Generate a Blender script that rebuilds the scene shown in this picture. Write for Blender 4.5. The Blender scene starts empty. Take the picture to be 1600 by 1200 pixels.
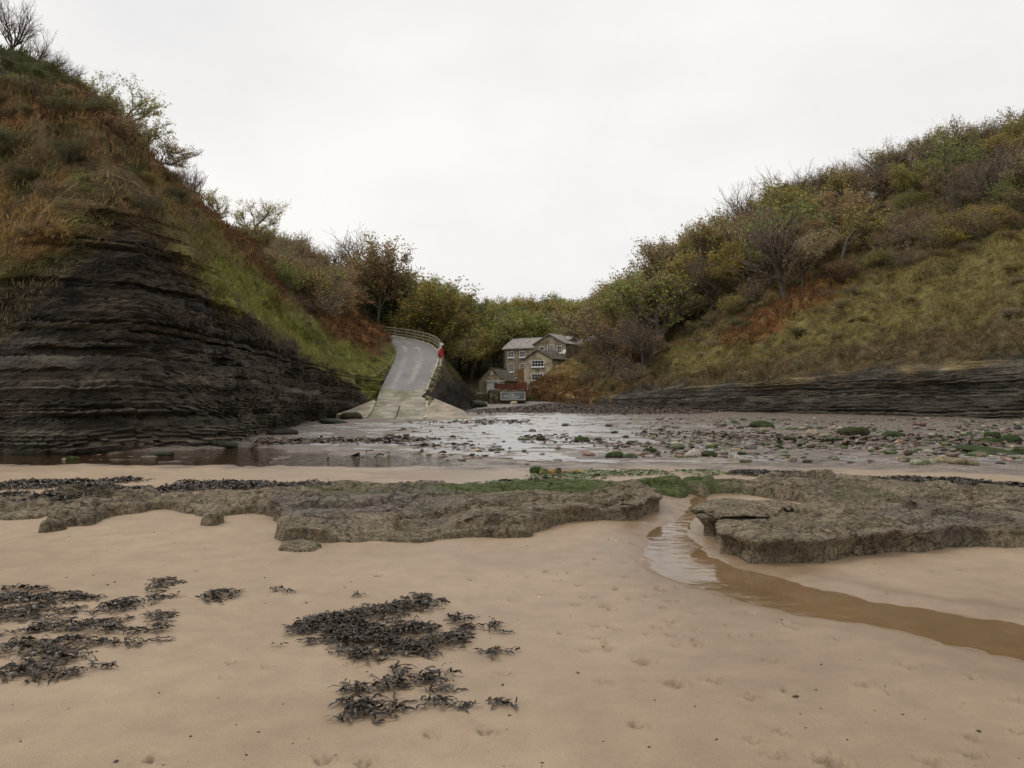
import bpy, bmesh, math, random
import numpy as np
from mathutils import Vector, Matrix
from mathutils.bvhtree import BVHTree

scene = bpy.context.scene
COL = scene.collection
R = math.radians

# ------------------------------------------------------------------ camera
F = 1600 * 28.0 / 36.0          # focal length in photograph pixels
HZ = 618.0                      # row of the eye level in the photograph
EYE = 1.6
cam_d = bpy.data.cameras.new('camera')
cam_d.lens = 28.0
cam_d.sensor_width = 36.0
cam_d.shift_y = (HZ - 600.0) / 1600.0
cam_d.clip_start = 0.05
cam_d.clip_end = 3000.0
cam = bpy.data.objects.new('camera', cam_d)
COL.objects.link(cam)
cam.location = (0, 0, EYE)
cam.rotation_euler = (R(90), 0, 0)
scene.camera = cam

# ------------------------------------------------------------------ sky, sun, exposure
SUN_EL, SUN_AZ = 55.0, -80.0     # azimuth measured from +Y (ahead) towards +X
w = bpy.data.worlds.new('World')
scene.world = w
w.use_nodes = True
nt = w.node_tree
nt.nodes.clear()
wo = nt.nodes.new('ShaderNodeOutputWorld')
bgn = nt.nodes.new('ShaderNodeBackground')
sky = nt.nodes.new('ShaderNodeTexSky')
sky.sky_type = 'NISHITA'
sky.sun_disc = False
sky.sun_elevation = R(SUN_EL)
sky.sun_rotation = R(SUN_AZ)
sky.dust_density = 4.0
sky.ozone_density = 0.5
# closed cloud deck in front of the blue: soft, nearly even, slightly greyer in patches
tc = nt.nodes.new('ShaderNodeTexCoord')
mp = nt.nodes.new('ShaderNodeMapping')
mp.inputs['Scale'].default_value = (1.0, 1.0, 2.2)
nz = nt.nodes.new('ShaderNodeTexNoise')
nz.inputs['Scale'].default_value = 2.1
nz.inputs['Detail'].default_value = 5.0
nz.inputs['Roughness'].default_value = 0.5
rp = nt.nodes.new('ShaderNodeValToRGB')
rp.color_ramp.elements[0].position = 0.34
rp.color_ramp.elements[0].color = (7.9, 7.8, 7.8, 1)
rp.color_ramp.elements[1].position = 0.60
rp.color_ramp.elements[1].color = (9.1, 8.9, 8.65, 1)
mx = nt.nodes.new('ShaderNodeMixRGB')
mx.inputs['Fac'].default_value = 0.985
nt.links.new(tc.outputs['Generated'], mp.inputs['Vector'])
nt.links.new(mp.outputs['Vector'], nz.inputs['Vector'])
nt.links.new(nz.outputs['Fac'], rp.inputs['Fac'])
nt.links.new(sky.outputs['Color'], mx.inputs['Color1'])
nt.links.new(rp.outputs['Color'], mx.inputs['Color2'])
nt.links.new(mx.outputs['Color'], bgn.inputs['Color'])
bgn.inputs['Strength'].default_value = 0.1
nt.links.new(bgn.outputs['Background'], wo.inputs['Surface'])

sun_d = bpy.data.lights.new('sun', 'SUN')
sun_d.energy = 1.3
sun_d.angle = R(25)
sun_d.color = (1.0, 0.97, 0.92)
sun = bpy.data.objects.new('sun', sun_d)
COL.objects.link(sun)
sdir = Vector((math.sin(R(SUN_AZ)) * math.cos(R(SUN_EL)), math.cos(R(SUN_AZ)) * math.cos(R(SUN_EL)), math.sin(R(SUN_EL))))
sun.rotation_euler = sdir.to_track_quat('Z', 'Y').to_euler()
sun.location = (0, 0, 60)

vs = scene.view_settings
vs.view_transform = 'Standard'
vs.look = 'None'
vs.exposure = 0.12
vs.gamma = 1.0
vs.use_curve_mapping = False
scene.cycles.max_bounces = 6
scene.cycles.transparent_max_bounces = 6

# ------------------------------------------------------------------ small maths
def _hash(ix, iy, iz, seed):
    h = (ix * 374761393 + iy * 668265263 + iz * 2147483647 + seed * 974634777) & 0xffffffff
    h = ((h ^ (h >> 13)) * 1274126177) & 0xffffffff
    h = (h ^ (h >> 16)) & 0xffffff
    return h.astype(np.float64) / 8388607.5 - 1.0

def vnoise(x, y, z, seed=0):
    x = np.asarray(x, float); y = np.asarray(y, float); z = np.asarray(z, float)
    x, y, z = np.broadcast_arrays(x, y, z)
    fx, fy, fz = np.floor(x), np.floor(y), np.floor(z)
    ix, iy, iz = fx.astype(np.int64), fy.astype(np.int64), fz.astype(np.int64)
    u, v, t = x - fx, y - fy, z - fz
    u = u * u * (3 - 2 * u); v = v * v * (3 - 2 * v); t = t * t * (3 - 2 * t)
    r = 0
    for dx in (0, 1):
        for dy in (0, 1):
            for dz in (0, 1):
                wgt = (u if dx else 1 - u) * (v if dy else 1 - v) * (t if dz else 1 - t)
                r = r + wgt * _hash(ix + dx, iy + dy, iz + dz, seed)
    return r

def fbm(x, y, z, o=4, seed=0, g=0.5):
    a, s, r = 1.0, 0.0, 0
    for k in range(o):
        r = r + a * vnoise(x, y, z, seed + k * 17)
        s += a
        a *= g
        x = np.asarray(x) * 2.03; y = np.asarray(y) * 2.03; z = np.asarray(z) * 2.03
    return r / s

def sstep(a, b, x):
    t = np.clip((x - a) / (b - a), 0, 1)
    return t * t * (3 - 2 * t)

def lerp3(c, t):
    return np.asarray(c)[None, :] * t[:, None]

YB = [-400, 0, 7, 9, 12, 13.5, 16, 30, 47, 60, 85, 95, 105, 120, 300]
ZB = [-4, 0, 0.0, .05, .16, .2, .2, .17, .22, .4, .72, .95, 1.2, 1.4, 1.6]
def base(y):
    return np.interp(y, YB, ZB)

def G(px, py):
    """photograph pixel -> point on the beach"""
    d = 10.0
    for _ in range(60):
        d = 0.5 * d + 0.5 * min(200, F * (EYE - float(base(d))) / max(1, py - HZ))
    return ((px - 800) / F * d, d)

def PX(x, y, z):
    """point -> photograph pixel"""
    yy = np.maximum(y, 0.1)
    return 800 + F * x / yy, HZ - F * (z - EYE) / yy

def at(px, py, d):
    return Vector(((px - 800) / F * d, d, EYE + (HZ - py) / F * d))

def sdf_poly(px, py, poly):
    """signed distance, positive inside"""
    P = np.asarray(poly, float)
    n = len(P)
    best = np.full(px.shape, 1e9)
    inside = np.zeros(px.shape, bool)
    for i in range(n):
        a, b = P[i], P[(i + 1) % n]
        ex, ey = b - a
        wx, wy = px - a[0], py - a[1]
        t = np.clip((wx * ex + wy * ey) / (ex * ex + ey * ey + 1e-12), 0, 1)
        dd = (wx - ex * t) ** 2 + (wy - ey * t) ** 2
        best = np.minimum(best, dd)
        c = (a[1] > py) != (b[1] > py)
        if abs(ey) > 1e-12:
            xs = a[0] + (py - a[1]) * ex / ey
            inside ^= c & (px < xs)
    return np.where(inside, 1, -1) * np.sqrt(best)

def smooth_poly(pts, it=2, closed=True):
    P = [tuple(p) for p in pts]
    for _ in range(it):
        Q = []
        n = len(P)
        for i in range(n if closed else n - 1):
            a, b = P[i], P[(i + 1) % n]
            Q.append(tuple(.75 * u + .25 * v for u, v in zip(a, b)))
            Q.append(tuple(.25 * u + .75 * v for u, v in zip(a, b)))
        P = Q
    return P

# ------------------------------------------------------------------ mesh helpers
def mesh_np(name, V, Fc, mat=None, col=None, smooth=True, extra=None):
    V = np.asarray(V, np.float32)
    Fc = np.asarray(Fc, np.int32)
    k = Fc.shape[1]
    me = bpy.data.meshes.new(name)
    me.vertices.add(len(V))
    me.vertices.foreach_set('co', V.ravel())
    me.loops.add(Fc.size)
    me.loops.foreach_set('vertex_index', Fc.ravel())
    me.polygons.add(len(Fc))
    me.polygons.foreach_set('loop_start', np.arange(0, Fc.size, k, dtype=np.int32))
    me.polygons.foreach_set('loop_total', np.full(len(Fc), k, np.int32))
    me.polygons.foreach_set('use_smooth', np.full(len(Fc), smooth, bool))
    me.update(calc_edges=True)
    if col is not None:
        c = np.ones((len(V), 4), np.float32)
        c[:, :3] = col
        at_ = me.color_attributes.new('col', 'FLOAT_COLOR', 'POINT')
        at_.data.foreach_set('color', c.ravel())
    if extra:
        for nm, arr in extra.items():
            a = me.attributes.new(nm, 'FLOAT', 'POINT')
            a.data.foreach_set('value', np.asarray(arr, np.float32))
    if mat:
        me.materials.append(mat)
    return me

def grid_faces(n, m):
    """n columns by m rows, vertex index = row*n+col"""
    i = np.arange(n - 1)[None, :] + np.arange(m - 1)[:, None] * n
    i = i.ravel()
    return np.stack([i, i + 1, i + 1 + n, i + n], 1)

def link(name, me, parent=None):
    o = bpy.data.objects.new(name, me)
    COL.objects.link(o)
    if parent:
        o.parent = parent
    return o

def tag(o, label=None, cat=None, group=None, kind=None):
    if label: o['label'] = label
    if cat: o['category'] = cat
    if group: o['group'] = group
    if kind: o['kind'] = kind
    return o

def empty(name, loc=(0, 0, 0), rz=0.0):
    o = bpy.data.objects.new(name, None)
    COL.objects.link(o)
    o.location = loc
    o.rotation_euler = (0, 0, rz)
    o.empty_display_size = 0.2
    return o

class MB:
    """collects boxes, prisms and tubes into one mesh"""
    def __init__(s):
        s.bm = bmesh.new()
    def box(s, x0, x1, y0, y1, z0, z1, rot=None, off=None):
        M = Matrix.Translation(((x0 + x1) / 2, (y0 + y1) / 2, (z0 + z1) / 2)) @ Matrix.Diagonal((x1 - x0, y1 - y0, z1 - z0, 1))
        if rot is not None:
            M = rot @ M
        bmesh.ops.create_cube(s.bm, size=1.0, matrix=M)
        return s
    def bar(s, a, b, wd, ht):
        a = Vector(a); b = Vector(b)
        d = b - a
        q = d.to_track_quat('Y', 'Z').to_matrix().to_4x4()
        M = Matrix.Translation((a + b) / 2) @ q @ Matrix.Diagonal((wd, d.length, ht, 1))
        bmesh.ops.create_cube(s.bm, size=1.0, matrix=M)
        return s
    def tube(s, a, b, r0, r1=None, n=10):
        a = Vector(a); b = Vector(b)
        d = b - a
        q = d.to_track_quat('Z', 'Y').to_matrix().to_4x4()
        M = Matrix.Translation((a + b) / 2) @ q
        bmesh.ops.create_cone(s.bm, cap_ends=True, segments=n, radius1=r0, radius2=r0 if r1 is None else r1, depth=d.length, matrix=M)
        return s
    def poly(s, pts, thick=None):
        vs_ = [s.bm.verts.new(p) for p in pts]
        f = s.bm.faces.new(vs_)
        if thick is not None:
            r = bmesh.ops.extrude_face_region(s.bm, geom=[f])
            bmesh.ops.translate(s.bm, vec=Vector(thick), verts=[v for v in r['geom'] if isinstance(v, bmesh.types.BMVert)])
        return s
    def build(s, name, mat, parent=None, bevel=0.0, smooth=False):
        if bevel:
            bmesh.ops.bevel(s.bm, geom=list(s.bm.edges), offset=bevel, segments=1, affect='EDGES')
        bmesh.ops.recalc_face_normals(s.bm, faces=list(s.bm.faces))
        me = bpy.data.meshes.new(name)
        s.bm.to_mesh(me)
        s.bm.free()
        if smooth:
            me.shade_smooth()
        me.materials.append(mat)
        return link(name, me, parent)

# ------------------------------------------------------------------ materials
class NT:
    def __init__(s, name):
        s.m = bpy.data.materials.new(name)
        s.m.use_nodes = True
        s.t = s.m.node_tree
        s.t.nodes.clear()
        s.out = s.t.nodes.new('ShaderNodeOutputMaterial')
    def n(s, typ, **kw):
        nd = s.t.nodes.new(typ)
        for k, v in kw.items():
            setattr(nd, k, v)
        return nd
    def l(s, a, b):
        s.t.links.new(a, b)
    def pos(s):
        return s.n('ShaderNodeNewGeometry').outputs['Position']
    def objc(s):
        return s.n('ShaderNodeTexCoord').outputs['Object']
    def noise(s, vec, scale, detail=4, rough=.55, sc=None):
        if sc is not None:
            mpn = s.n('ShaderNodeMapping')
            mpn.inputs['Scale'].default_value = sc
            s.l(vec, mpn.inputs['Vector'])
            vec = mpn.outputs['Vector']
        nd = s.n('ShaderNodeTexNoise')
        nd.inputs['Scale'].default_value = scale
        nd.inputs['Detail'].default_value = detail
        nd.inputs['Roughness'].default_value = rough
        s.l(vec, nd.inputs['Vector'])
        mr = s.n('ShaderNodeMapRange')
        mr.inputs['From Min'].default_value = .28
        mr.inputs['From Max'].default_value = .72
        s.l(nd.outputs['Fac'], mr.inputs['Value'])
        return mr.outputs['Result']
    def ramp(s, fac, stops):
        nd = s.n('ShaderNodeValToRGB')
        cr = nd.color_ramp
        while len(cr.elements) < len(stops):
            cr.elements.new(0.5)
        for e, (p, c) in zip(cr.elements, stops):
            e.position = p
            e.color = tuple(c) + (1,) if hasattr(c, '__len__') else (c, c, c, 1)
        s.l(fac, nd.inputs['Fac'])
        return nd.outputs['Color']
    def mix(s, fac, a, b, typ='MIX'):
        nd = s.n('ShaderNodeMixRGB', blend_type=typ)
        for inp, v in zip(('Fac', 'Color1', 'Color2'), (fac, a, b)):
            if hasattr(v, 'links') or hasattr(v, 'is_linked'):
                s.l(v, nd.inputs[inp])
            elif inp == 'Fac':
                nd.inputs[inp].default_value = v
            else:
                nd.inputs[inp].default_value = tuple(v) + (1,) if hasattr(v, '__len__') else (v, v, v, 1)
        return nd.outputs['Color']
    def attr(s, nm, out='Color'):
        nd = s.n('ShaderNodeAttribute', attribute_name=nm)
        return nd.outputs[out]
    def bump(s, h, strength=.5, dist=.02, prev=None):
        nd = s.n('ShaderNodeBump')
        nd.inputs['Strength'].default_value = strength
        nd.inputs['Distance'].default_value = dist
        s.l(h, nd.inputs['Height'])
        if prev is not None:
            s.l(prev, nd.inputs['Normal'])
        return nd.outputs['Normal']
    def bsdf(s, col, rough=.8, normal=None, spec=.3, **kw):
        b = s.n('ShaderNodeBsdfPrincipled')
        for inp, v in (('Base Color', col), ('Roughness', rough), ('Specular IOR Level', spec)):
            if hasattr(v, 'is_linked'):
                s.l(v, b.inputs[inp])
            else:
                b.inputs[inp].default_value = (tuple(v) + (1,)) if hasattr(v, '__len__') else v
        if normal is not None:
            s.l(normal, b.inputs['Normal'])
        for k, v in kw.items():
            b.inputs[k].default_value = v
        s.l(b.outputs['BSDF'], s.out.inputs['Surface'])
        return b

def simple(name, c, rough=.7, var=.25, scale=6, bump=.2, dist=.01, spec=.3, metal=0.0):
    t = NT(name)
    p = t.pos()
    n = t.noise(p, scale, 5)
    lo = [v * (1 - var) for v in c]; hi = [min(1, v * (1 + var)) for v in c]
    colr = t.ramp(n, [(.3, lo), (.7, hi)])
    nb = t.bump(t.noise(p, scale * 6, 3), bump, dist)
    t.bsdf(colr, rough, nb, spec, Metallic=metal)
    return t.m

def terrain_mat(name, rough, fine, bumpd, spec=.25, streak=None):
    """base colour from the surface's own cover (attribute col), broken up by fine grain"""
    t = NT(name)
    p = t.pos()
    n1 = t.noise(p, fine, 6, .65, streak)
    n2 = t.noise(p, fine * .17, 4, .6, streak)
    v = t.mix(.5, n1, n2)
    g = t.ramp(v, [(.2, .38), (.5, 1.0), (.8, 1.75)])
    c = t.mix(1.0, t.attr('col'), g, 'MULTIPLY')
    nb = t.bump(n1, .9, bumpd)
    nb = t.bump(t.noise(p, fine * 4, 3), .6, bumpd * .3, nb)
    t.bsdf(c, rough, nb, spec)
    return t.m

M = {}
M['hill'] = terrain_mat('hill_cover', .95, 5.0, .12, .1)
M['cliff'] = terrain_mat('cliff_cover', .85, 4.0, .08, .2, (1, 1, 3.5))

def sand_material():
    t = NT('beach_sand')
    p = t.pos()
    wet = t.attr('wet', 'Fac')
    fl = t.attr('flat', 'Fac')
    big = t.noise(p, .55, 4, .5)
    mid = t.noise(p, 4, 5, .6)
    fine = t.noise(p, 260, 2, .7)
    c = t.ramp(big, [(.05, (.285, .206, .134)), (.95, (.362, .270, .182))])
    c = t.mix(1.0, c, t.ramp(mid, [(.1, .90), (.9, 1.09)]), 'MULTIPLY')
    c = t.mix(1.0, c, t.ramp(fine, [(.1, .78), (.5, 1.0), (.9, 1.22)]), 'MULTIPLY')
    spk = t.noise(p, 95, 1, .5)
    c = t.mix(t.ramp(spk, [(.93, 0.0), (.97, .4)]), c, (.10, .07, .05))
    # damp sand is darker
    cw = t.mix(1.0, c, (.72, .68, .64), 'MULTIPLY')
    c = t.mix(t.attr('scuff', 'Fac'), c, (.11, .07, .04))
    c = t.mix(wet, c, cw)
    # rocky flat: mud, shale fragments, red weed
    m1 = t.noise(p, 1.6, 6, .7, (.45, 1.5, 1))
    m2 = t.noise(p, 7, 5, .7, (.6, 1.6, 1))
    cf = t.ramp(m1, [(.15, (.05, .038, .030)), (.4, (.125, .098, .078)), (.65, (.20, .160, .125)), (.95, (.27, .215, .165))])
    cf = t.mix(t.ramp(m2, [(.62, 0.0), (.78, .8)]), cf, (.075, .045, .036))
    c = t.mix(fl, c, cf)
    # roughness
    r1 = t.ramp(wet, [(0.0, .62), (1.0, .30)])
    rr = t.mix(fl, r1, t.ramp(m1, [(.35, .5), (.6, .24)]))
    b = t.bump(fine, .25, .004)
    b = t.bump(t.noise(p, 30, 3, .6), .15, .006, b)
    fb = t.n('ShaderNodeMath', operation='MULTIPLY')
    t.l(m2, fb.inputs[0]); t.l(fl, fb.inputs[1])
    b = t.bump(fb.outputs[0], .5, .05, b)
    bs = t.bsdf(c, rr, b, .35)
    return t.m
M['sand'] = sand_material()

def water_material(name, tint, rip, scale, dist, rough=.04, ior=1.33):
    t = NT(name)
    p = t.pos()
    n = t.noise(p, scale, 3, .5, (.8, 1.4, 1))
    nb = t.bump(n, rip, dist)
    tr = t.n('ShaderNodeBsdfTransparent')
    tr.inputs['Color'].default_value = tuple(tint) + (1,)
    gl = t.n('ShaderNodeBsdfGlossy')
    gl.inputs['Roughness'].default_value = rough
    gl.inputs['Color'].default_value = (1, 1, 1, 1)
    t.l(nb, gl.inputs['Normal'])
    fr = t.n('ShaderNodeFresnel')
    fr.inputs['IOR'].default_value = ior
    t.l(nb, fr.inputs['Normal'])
    ms = t.n('ShaderNodeMixShader')
    t.l(fr.outputs['Fac'], ms.inputs['Fac'])
    t.l(tr.outputs['BSDF'], ms.inputs[1])
    t.l(gl.outputs['BSDF'], ms.inputs[2])
    t.l(ms.outputs['Shader'], t.out.inputs['Surface'])
    return t.m
M['stream'] = water_material('brown_stream_water', (.97, .92, .82), .13, 5, .012, .06)
M['pool'] = water_material('shallow_pool_water', (.62, .50, .36), .5, 4, .03)
M['film'] = water_material('wet_film_water', (.88, .83, .76), .42, 6, .024, .28, 1.45)

def rock_material():
    t = NT('ledge_rock')
    p = t.pos()
    n1 = t.noise(p, 2.2, 6, .65)
    n2 = t.noise(p, 14, 6, .7)
    n3 = t.noise(p, 60, 4, .7)
    c = t.ramp(n1, [(.1, (.195, .152, .096)), (.5, (.305, .243, .158)), (.9, (.40, .32, .215))])
    c = t.mix(1.0, c, t.ramp(n2, [(.1, .5), (.5, 1.0), (.9, 1.4)]), 'MULTIPLY')
    c = t.mix(t.ramp(n3, [(.2, .7), (.5, 0.0)]), c, (.045, .036, .024))
    lich = t.noise(p, 3.5, 5, .7)
    c = t.mix(t.ramp(lich, [(.62, 0.0), (.9, .35)]), c, (.125, .115, .05))
    c = t.mix(t.attr('algae', 'Fac'), c, t.mix(n2, (.055, .078, .018), (.15, .18, .05)))
    c = t.mix(t.attr('grey', 'Fac'), c, (.22, .19, .165))
    vo = t.n('ShaderNodeTexVoronoi', feature='DISTANCE_TO_EDGE')
    vo.inputs['Scale'].default_value = 4.5
    wv = t.n('ShaderNodeMixRGB', blend_type='ADD'); wv.inputs['Fac'].default_value = .35
    t.l(p, wv.inputs['Color1']); t.l(t.n('ShaderNodeTexNoise').outputs['Color'], wv.inputs['Color2'])
    t.l(wv.outputs['Color'], vo.inputs['Vector'])
    crk = t.ramp(vo.outputs['Distance'], [(0.0, 0.0), (.06, 1.0)])
    lim = t.mix(t.ramp(t.noise(p, 1.3, 3), [(.35, 1.0), (.65, 0.0)]), crk, (1, 1, 1))
    c = t.mix(1.0, c, t.ramp(lim, [(0.0, .35), (1.0, 1.0)]), 'MULTIPLY')
    pit = t.noise(p, 32, 4, .75)
    c = t.mix(1.0, c, t.ramp(pit, [(.15, .35), (.45, 1.0), (.85, 1.3)]), 'MULTIPLY')
    b = t.bump(n3, .8, .018)
    b = t.bump(pit, .8, .03, b)
    b = t.bump(lim, .6, .03, b)
    b = t.bump(n2, .9, .05, b)
    t.bsdf(c, t.ramp(n2, [(.3, .9), (.7, .6)]), b, .3)
    return t.m
M['rock'] = rock_material()

def stone_material():
    t = NT('foreshore_stone')
    p = t.pos()
    oi = t.n('ShaderNodeObjectInfo')
    n2 = t.noise(p, 9, 6, .7)
    c = t.mix(1.0, oi.outputs['Color'], t.ramp(n2, [(.3, .55), (.5, 1.0), (.7, 1.35)]), 'MULTIPLY')
    g = t.attr('moss', 'Fac')
    m = t.n('ShaderNodeMath', operation='MULTIPLY')
    t.l(g, m.inputs[0]); t.l(oi.outputs['Alpha'], m.inputs[1])
    gc = t.mix(n2, (.010, .020, .004), (.042, .070, .010))
    c = t.mix(m.outputs[0], c, gc)
    t.bsdf(c, .8, t.bump(n2, .7, .03), .12)
    return t.m
M['stone'] = stone_material()

def colattr_mat(name, rough=.8, spec=.2, fine=0, trans=0.0):
    t = NT(name)
    c = t.attr('col')
    if fine:
        c = t.mix(1.0, c, t.ramp(t.noise(t.pos(), fine, 4), [(.3, .6), (.7, 1.4)]), 'MULTIPLY')
    b = t.bsdf(c, rough, None, spec)
    if trans:
        tl = t.n('ShaderNodeBsdfTranslucent')
        t.l(c, tl.inputs['Color'])
        ms = t.n('ShaderNodeMixShader')
        ms.inputs['Fac'].default_value = trans
        t.l(b.outputs['BSDF'], ms.inputs[1]); t.l(tl.outputs['BSDF'], ms.inputs[2])
        t.l(ms.outputs['Shader'], t.out.inputs['Surface'])
    return t.m
M['blade'] = colattr_mat('grass_blades', .8, .15, 0, .25)
M['weed'] = colattr_mat('wrack_fronds', .33, .3)
M['pebble'] = colattr_mat('pebble_mix', .5, .35, 20)

def leaf_material():
    t = NT('tree_leaves')
    oi = t.n('ShaderNodeObjectInfo')
    c = t.mix(1.0, oi.outputs['Color'], t.attr('col'), 'MULTIPLY')
    b = t.bsdf(c, .7, None, .2)
    tl = t.n('ShaderNodeBsdfTranslucent')
    t.l(c, tl.inputs['Color'])
    ms = t.n('ShaderNodeMixShader')
    ms.inputs['Fac'].default_value = .3
    t.l(b.outputs['BSDF'], ms.inputs[1]); t.l(tl.outputs['BSDF'], ms.inputs[2])
    t.l(ms.outputs['Shader'], t.out.inputs['Surface'])
    return t.m
M['leaf'] = leaf_material()
M['bark'] = simple('bark', (.10, .08, .062), .9, .35, 8)
M['twig'] = simple('twig_bark', (.155, .115, .09), .9, .3, 5)

# ------------------------------------------------------------------ cover zones, outlined on the photograph's slopes
ZONES = {
 'shale_l': [(-900, 640), (0, 545), (60, 495), (110, 430), (160, 375), (190, 335), (215, 352), (245, 392), (290, 435), (340, 475), (420, 530), (500, 572), (560, 600), (606, 625), (580, 700), (0, 790), (-900, 900)],
 'talus_l': [(190, 362), (215, 400), (150, 470), (60, 560), (0, 610), (-200, 640), (-200, 520), (0, 440), (110, 400)],
 'clay_l': [(-300, 300), (0, 300), (70, 310), (110, 340), (95, 385), (40, 400), (-300, 405)],
 'grass_u': [(270, 350), (330, 340), (400, 430), (340, 440), (290, 410)],
 'grass_l': [(318, 432), (350, 415), (395, 432), (455, 485), (520, 525), (590, 555), (622, 535), (626, 585), (604, 618), (560, 600), (500, 572), (425, 522), (350, 470)],
 'brack_l': [(-200, 120), (40, 140), (180, 145), (265, 205), (335, 295), (410, 350), (460, 440), (440, 470), (395, 425), (330, 350), (285, 330), (235, 255), (150, 205), (60, 195), (-200, 200)],
 'brack_l2': [(480, 460), (560, 465), (612, 500), (612, 532), (560, 548), (505, 515)],
 'gorse_l': [(-400, 0), (0, 60), (110, 105), (160, 140), (60, 150), (0, 180), (-400, 200)],
 'shale_r': [(880, 634), (960, 618), (1010, 610), (1080, 604), (1200, 598), (1300, 588), (1420, 575), (1600, 560), (2400, 500), (2400, 900), (1000, 700), (880, 640)],
 'earth_r': [(960, 618), (1080, 585), (1200, 560), (1320, 535), (1450, 515), (1600, 490), (2400, 400), (2400, 700), (1000, 660)],
 'grass_r': [(1040, 560), (1060, 540), (1140, 515), (1230, 470), (1320, 432), (1400, 415), (1500, 370), (1600, 325), (2200, 120), (2200, 440), (1600, 500), (1450, 525), (1300, 545), (1200, 570), (1080, 588)],
 'brack_r': [(1130, 530), (1190, 482), (1235, 462), (1300, 430), (1322, 436), (1240, 490), (1180, 530), (1140, 550)],
 'litter': [(815, 606), (850, 592), (900, 600), (930, 622), (905, 640), (840, 634)],
 'tawny': [(840, 600), (870, 560), (900, 545), (930, 560), (915, 590), (880, 606)],
}
def zone(name, px, py, soft=10):
    P = ZONES[name]
    return sstep(-soft, soft, sdf_poly(px, py, P))

def cover(V, side):
    """ground colour of the slopes from what grows or lies on them"""
    x, y, z = V[:, 0], V[:, 1], V[:, 2]
    px, py = PX(x, y, z)
    jx = fbm(x * .5, y * .5, z * .5, 4, 5) ; jy = fbm(x * .5, y * .5, z * .5, 4, 9)
    px = px + jx * 38; py = py + jy * 38
    n = fbm(x * .35, y * .35, z * .5, 4, 21)
    n2 = fbm(x * 1.3, y * 1.3, z * 1.6, 4, 22)
    n3 = fbm(x * .9, y * .9, z * .9, 4, 25)
    n4 = fbm(x * .6, y * .6, z * .8, 4, 27)
    c = lerp3((.072, .052, .030), 1 + .4 * n)
    for msk, k in ((sstep(.0, .4, n2) * .8, (.058, .060, .020)), (sstep(.05, .35, n3) * .85, (.026, .027, .012)), (sstep(.15, .45, n4) * .7, (.115, .092, .052)), (sstep(.2, .45, -n3) * .6, (.095, .048, .022))):
        c = c * (1 - msk)[:, None] + lerp3(k, msk)
    def put(nm, colr, soft=9, amt=1.0, var=.35):
        nonlocal c
        m = zone(nm, px, py, soft) * amt
        k = lerp3(colr, 1 + var * n2)
        c = c * (1 - m)[:, None] + k * m[:, None]
        return m
    if side == 'l':
        put('gorse_l', (.032, .033, .014))
        put('brack_l', (.105, .058, .027), 16, .6)
        put('brack_l2', (.115, .055, .026), 14, .8)
        put('clay_l', (.105, .066, .028), 12, .7, .8)
        put('grass_u', (.070, .066, .024), 16, .6, .7)
        put('grass_l', (.082, .086, .025), 9, .85, .6)
        put('shale_l', (.052, .0435, .033), 10, .93, .6)
        put('talus_l', (.048, .044, .039), 12, .6, .3)
        # green slime near the waterline and along seeps
        lo = (1 - sstep(.2, 1.5, z)) * sstep(.1, .5, n2) * .45
        c = c * (1 - lo)[:, None] + lerp3((.026, .036, .009), lo)
    else:
        put('grass_r', (.102, .085, .036), 13, .74, .75)
        put('brack_r', (.120, .060, .028), 14, .85)
        put('tawny', (.115, .085, .038), 12, .9)
        put('litter', (.11, .066, .032), 10, .9)
        put('earth_r', (.062, .047, .028), 14, .8, .6)
        put('shale_r', (.052, .046, .036), 9, .9, .6)
    m = zone('shale_l' if side == 'l' else 'shale_r', px, py, 8)
    c = c * (1.95 - .7 * m)[:, None] * (1 + (1 - m)[:, None] * np.array([[.05, .03, -.12]]))
    return np.clip(c, .004, .6)

# ------------------------------------------------------------------ the two cliffs
def resample(A, n):
    """columns along the foot of the cliff, closest together where it stands nearest"""
    A = np.asarray(A, float)
    seg = np.hypot(*np.diff(A[:, :2], axis=0).T)
    s = np.concatenate([[0], np.cumsum(seg)])
    fs = np.linspace(0, s[-1], 4000)
    fx, fy = np.interp(fs, s, A[:, 0]), np.interp(fs, s, A[:, 1])
    dist = np.hypot(fx, fy)
    den = np.where((np.abs(fx) < .75 * fy + 1.5), 1, .12) / np.maximum(dist, 18) ** .9
    cum = np.concatenate([[0], np.cumsum((den[1:] + den[:-1]) / 2)])
    t = np.interp(np.linspace(0, cum[-1], n), cum, fs)
    # rounded path: average over a few metres of foot length
    out = np.stack([np.mean([np.interp(np.clip(t + o, 0, s[-1]), s, A[:, k]) for o in np.linspace(-1.6, 1.6, 9)], 0) for k in range(A.shape[1])], 1)
    return out, t

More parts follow.
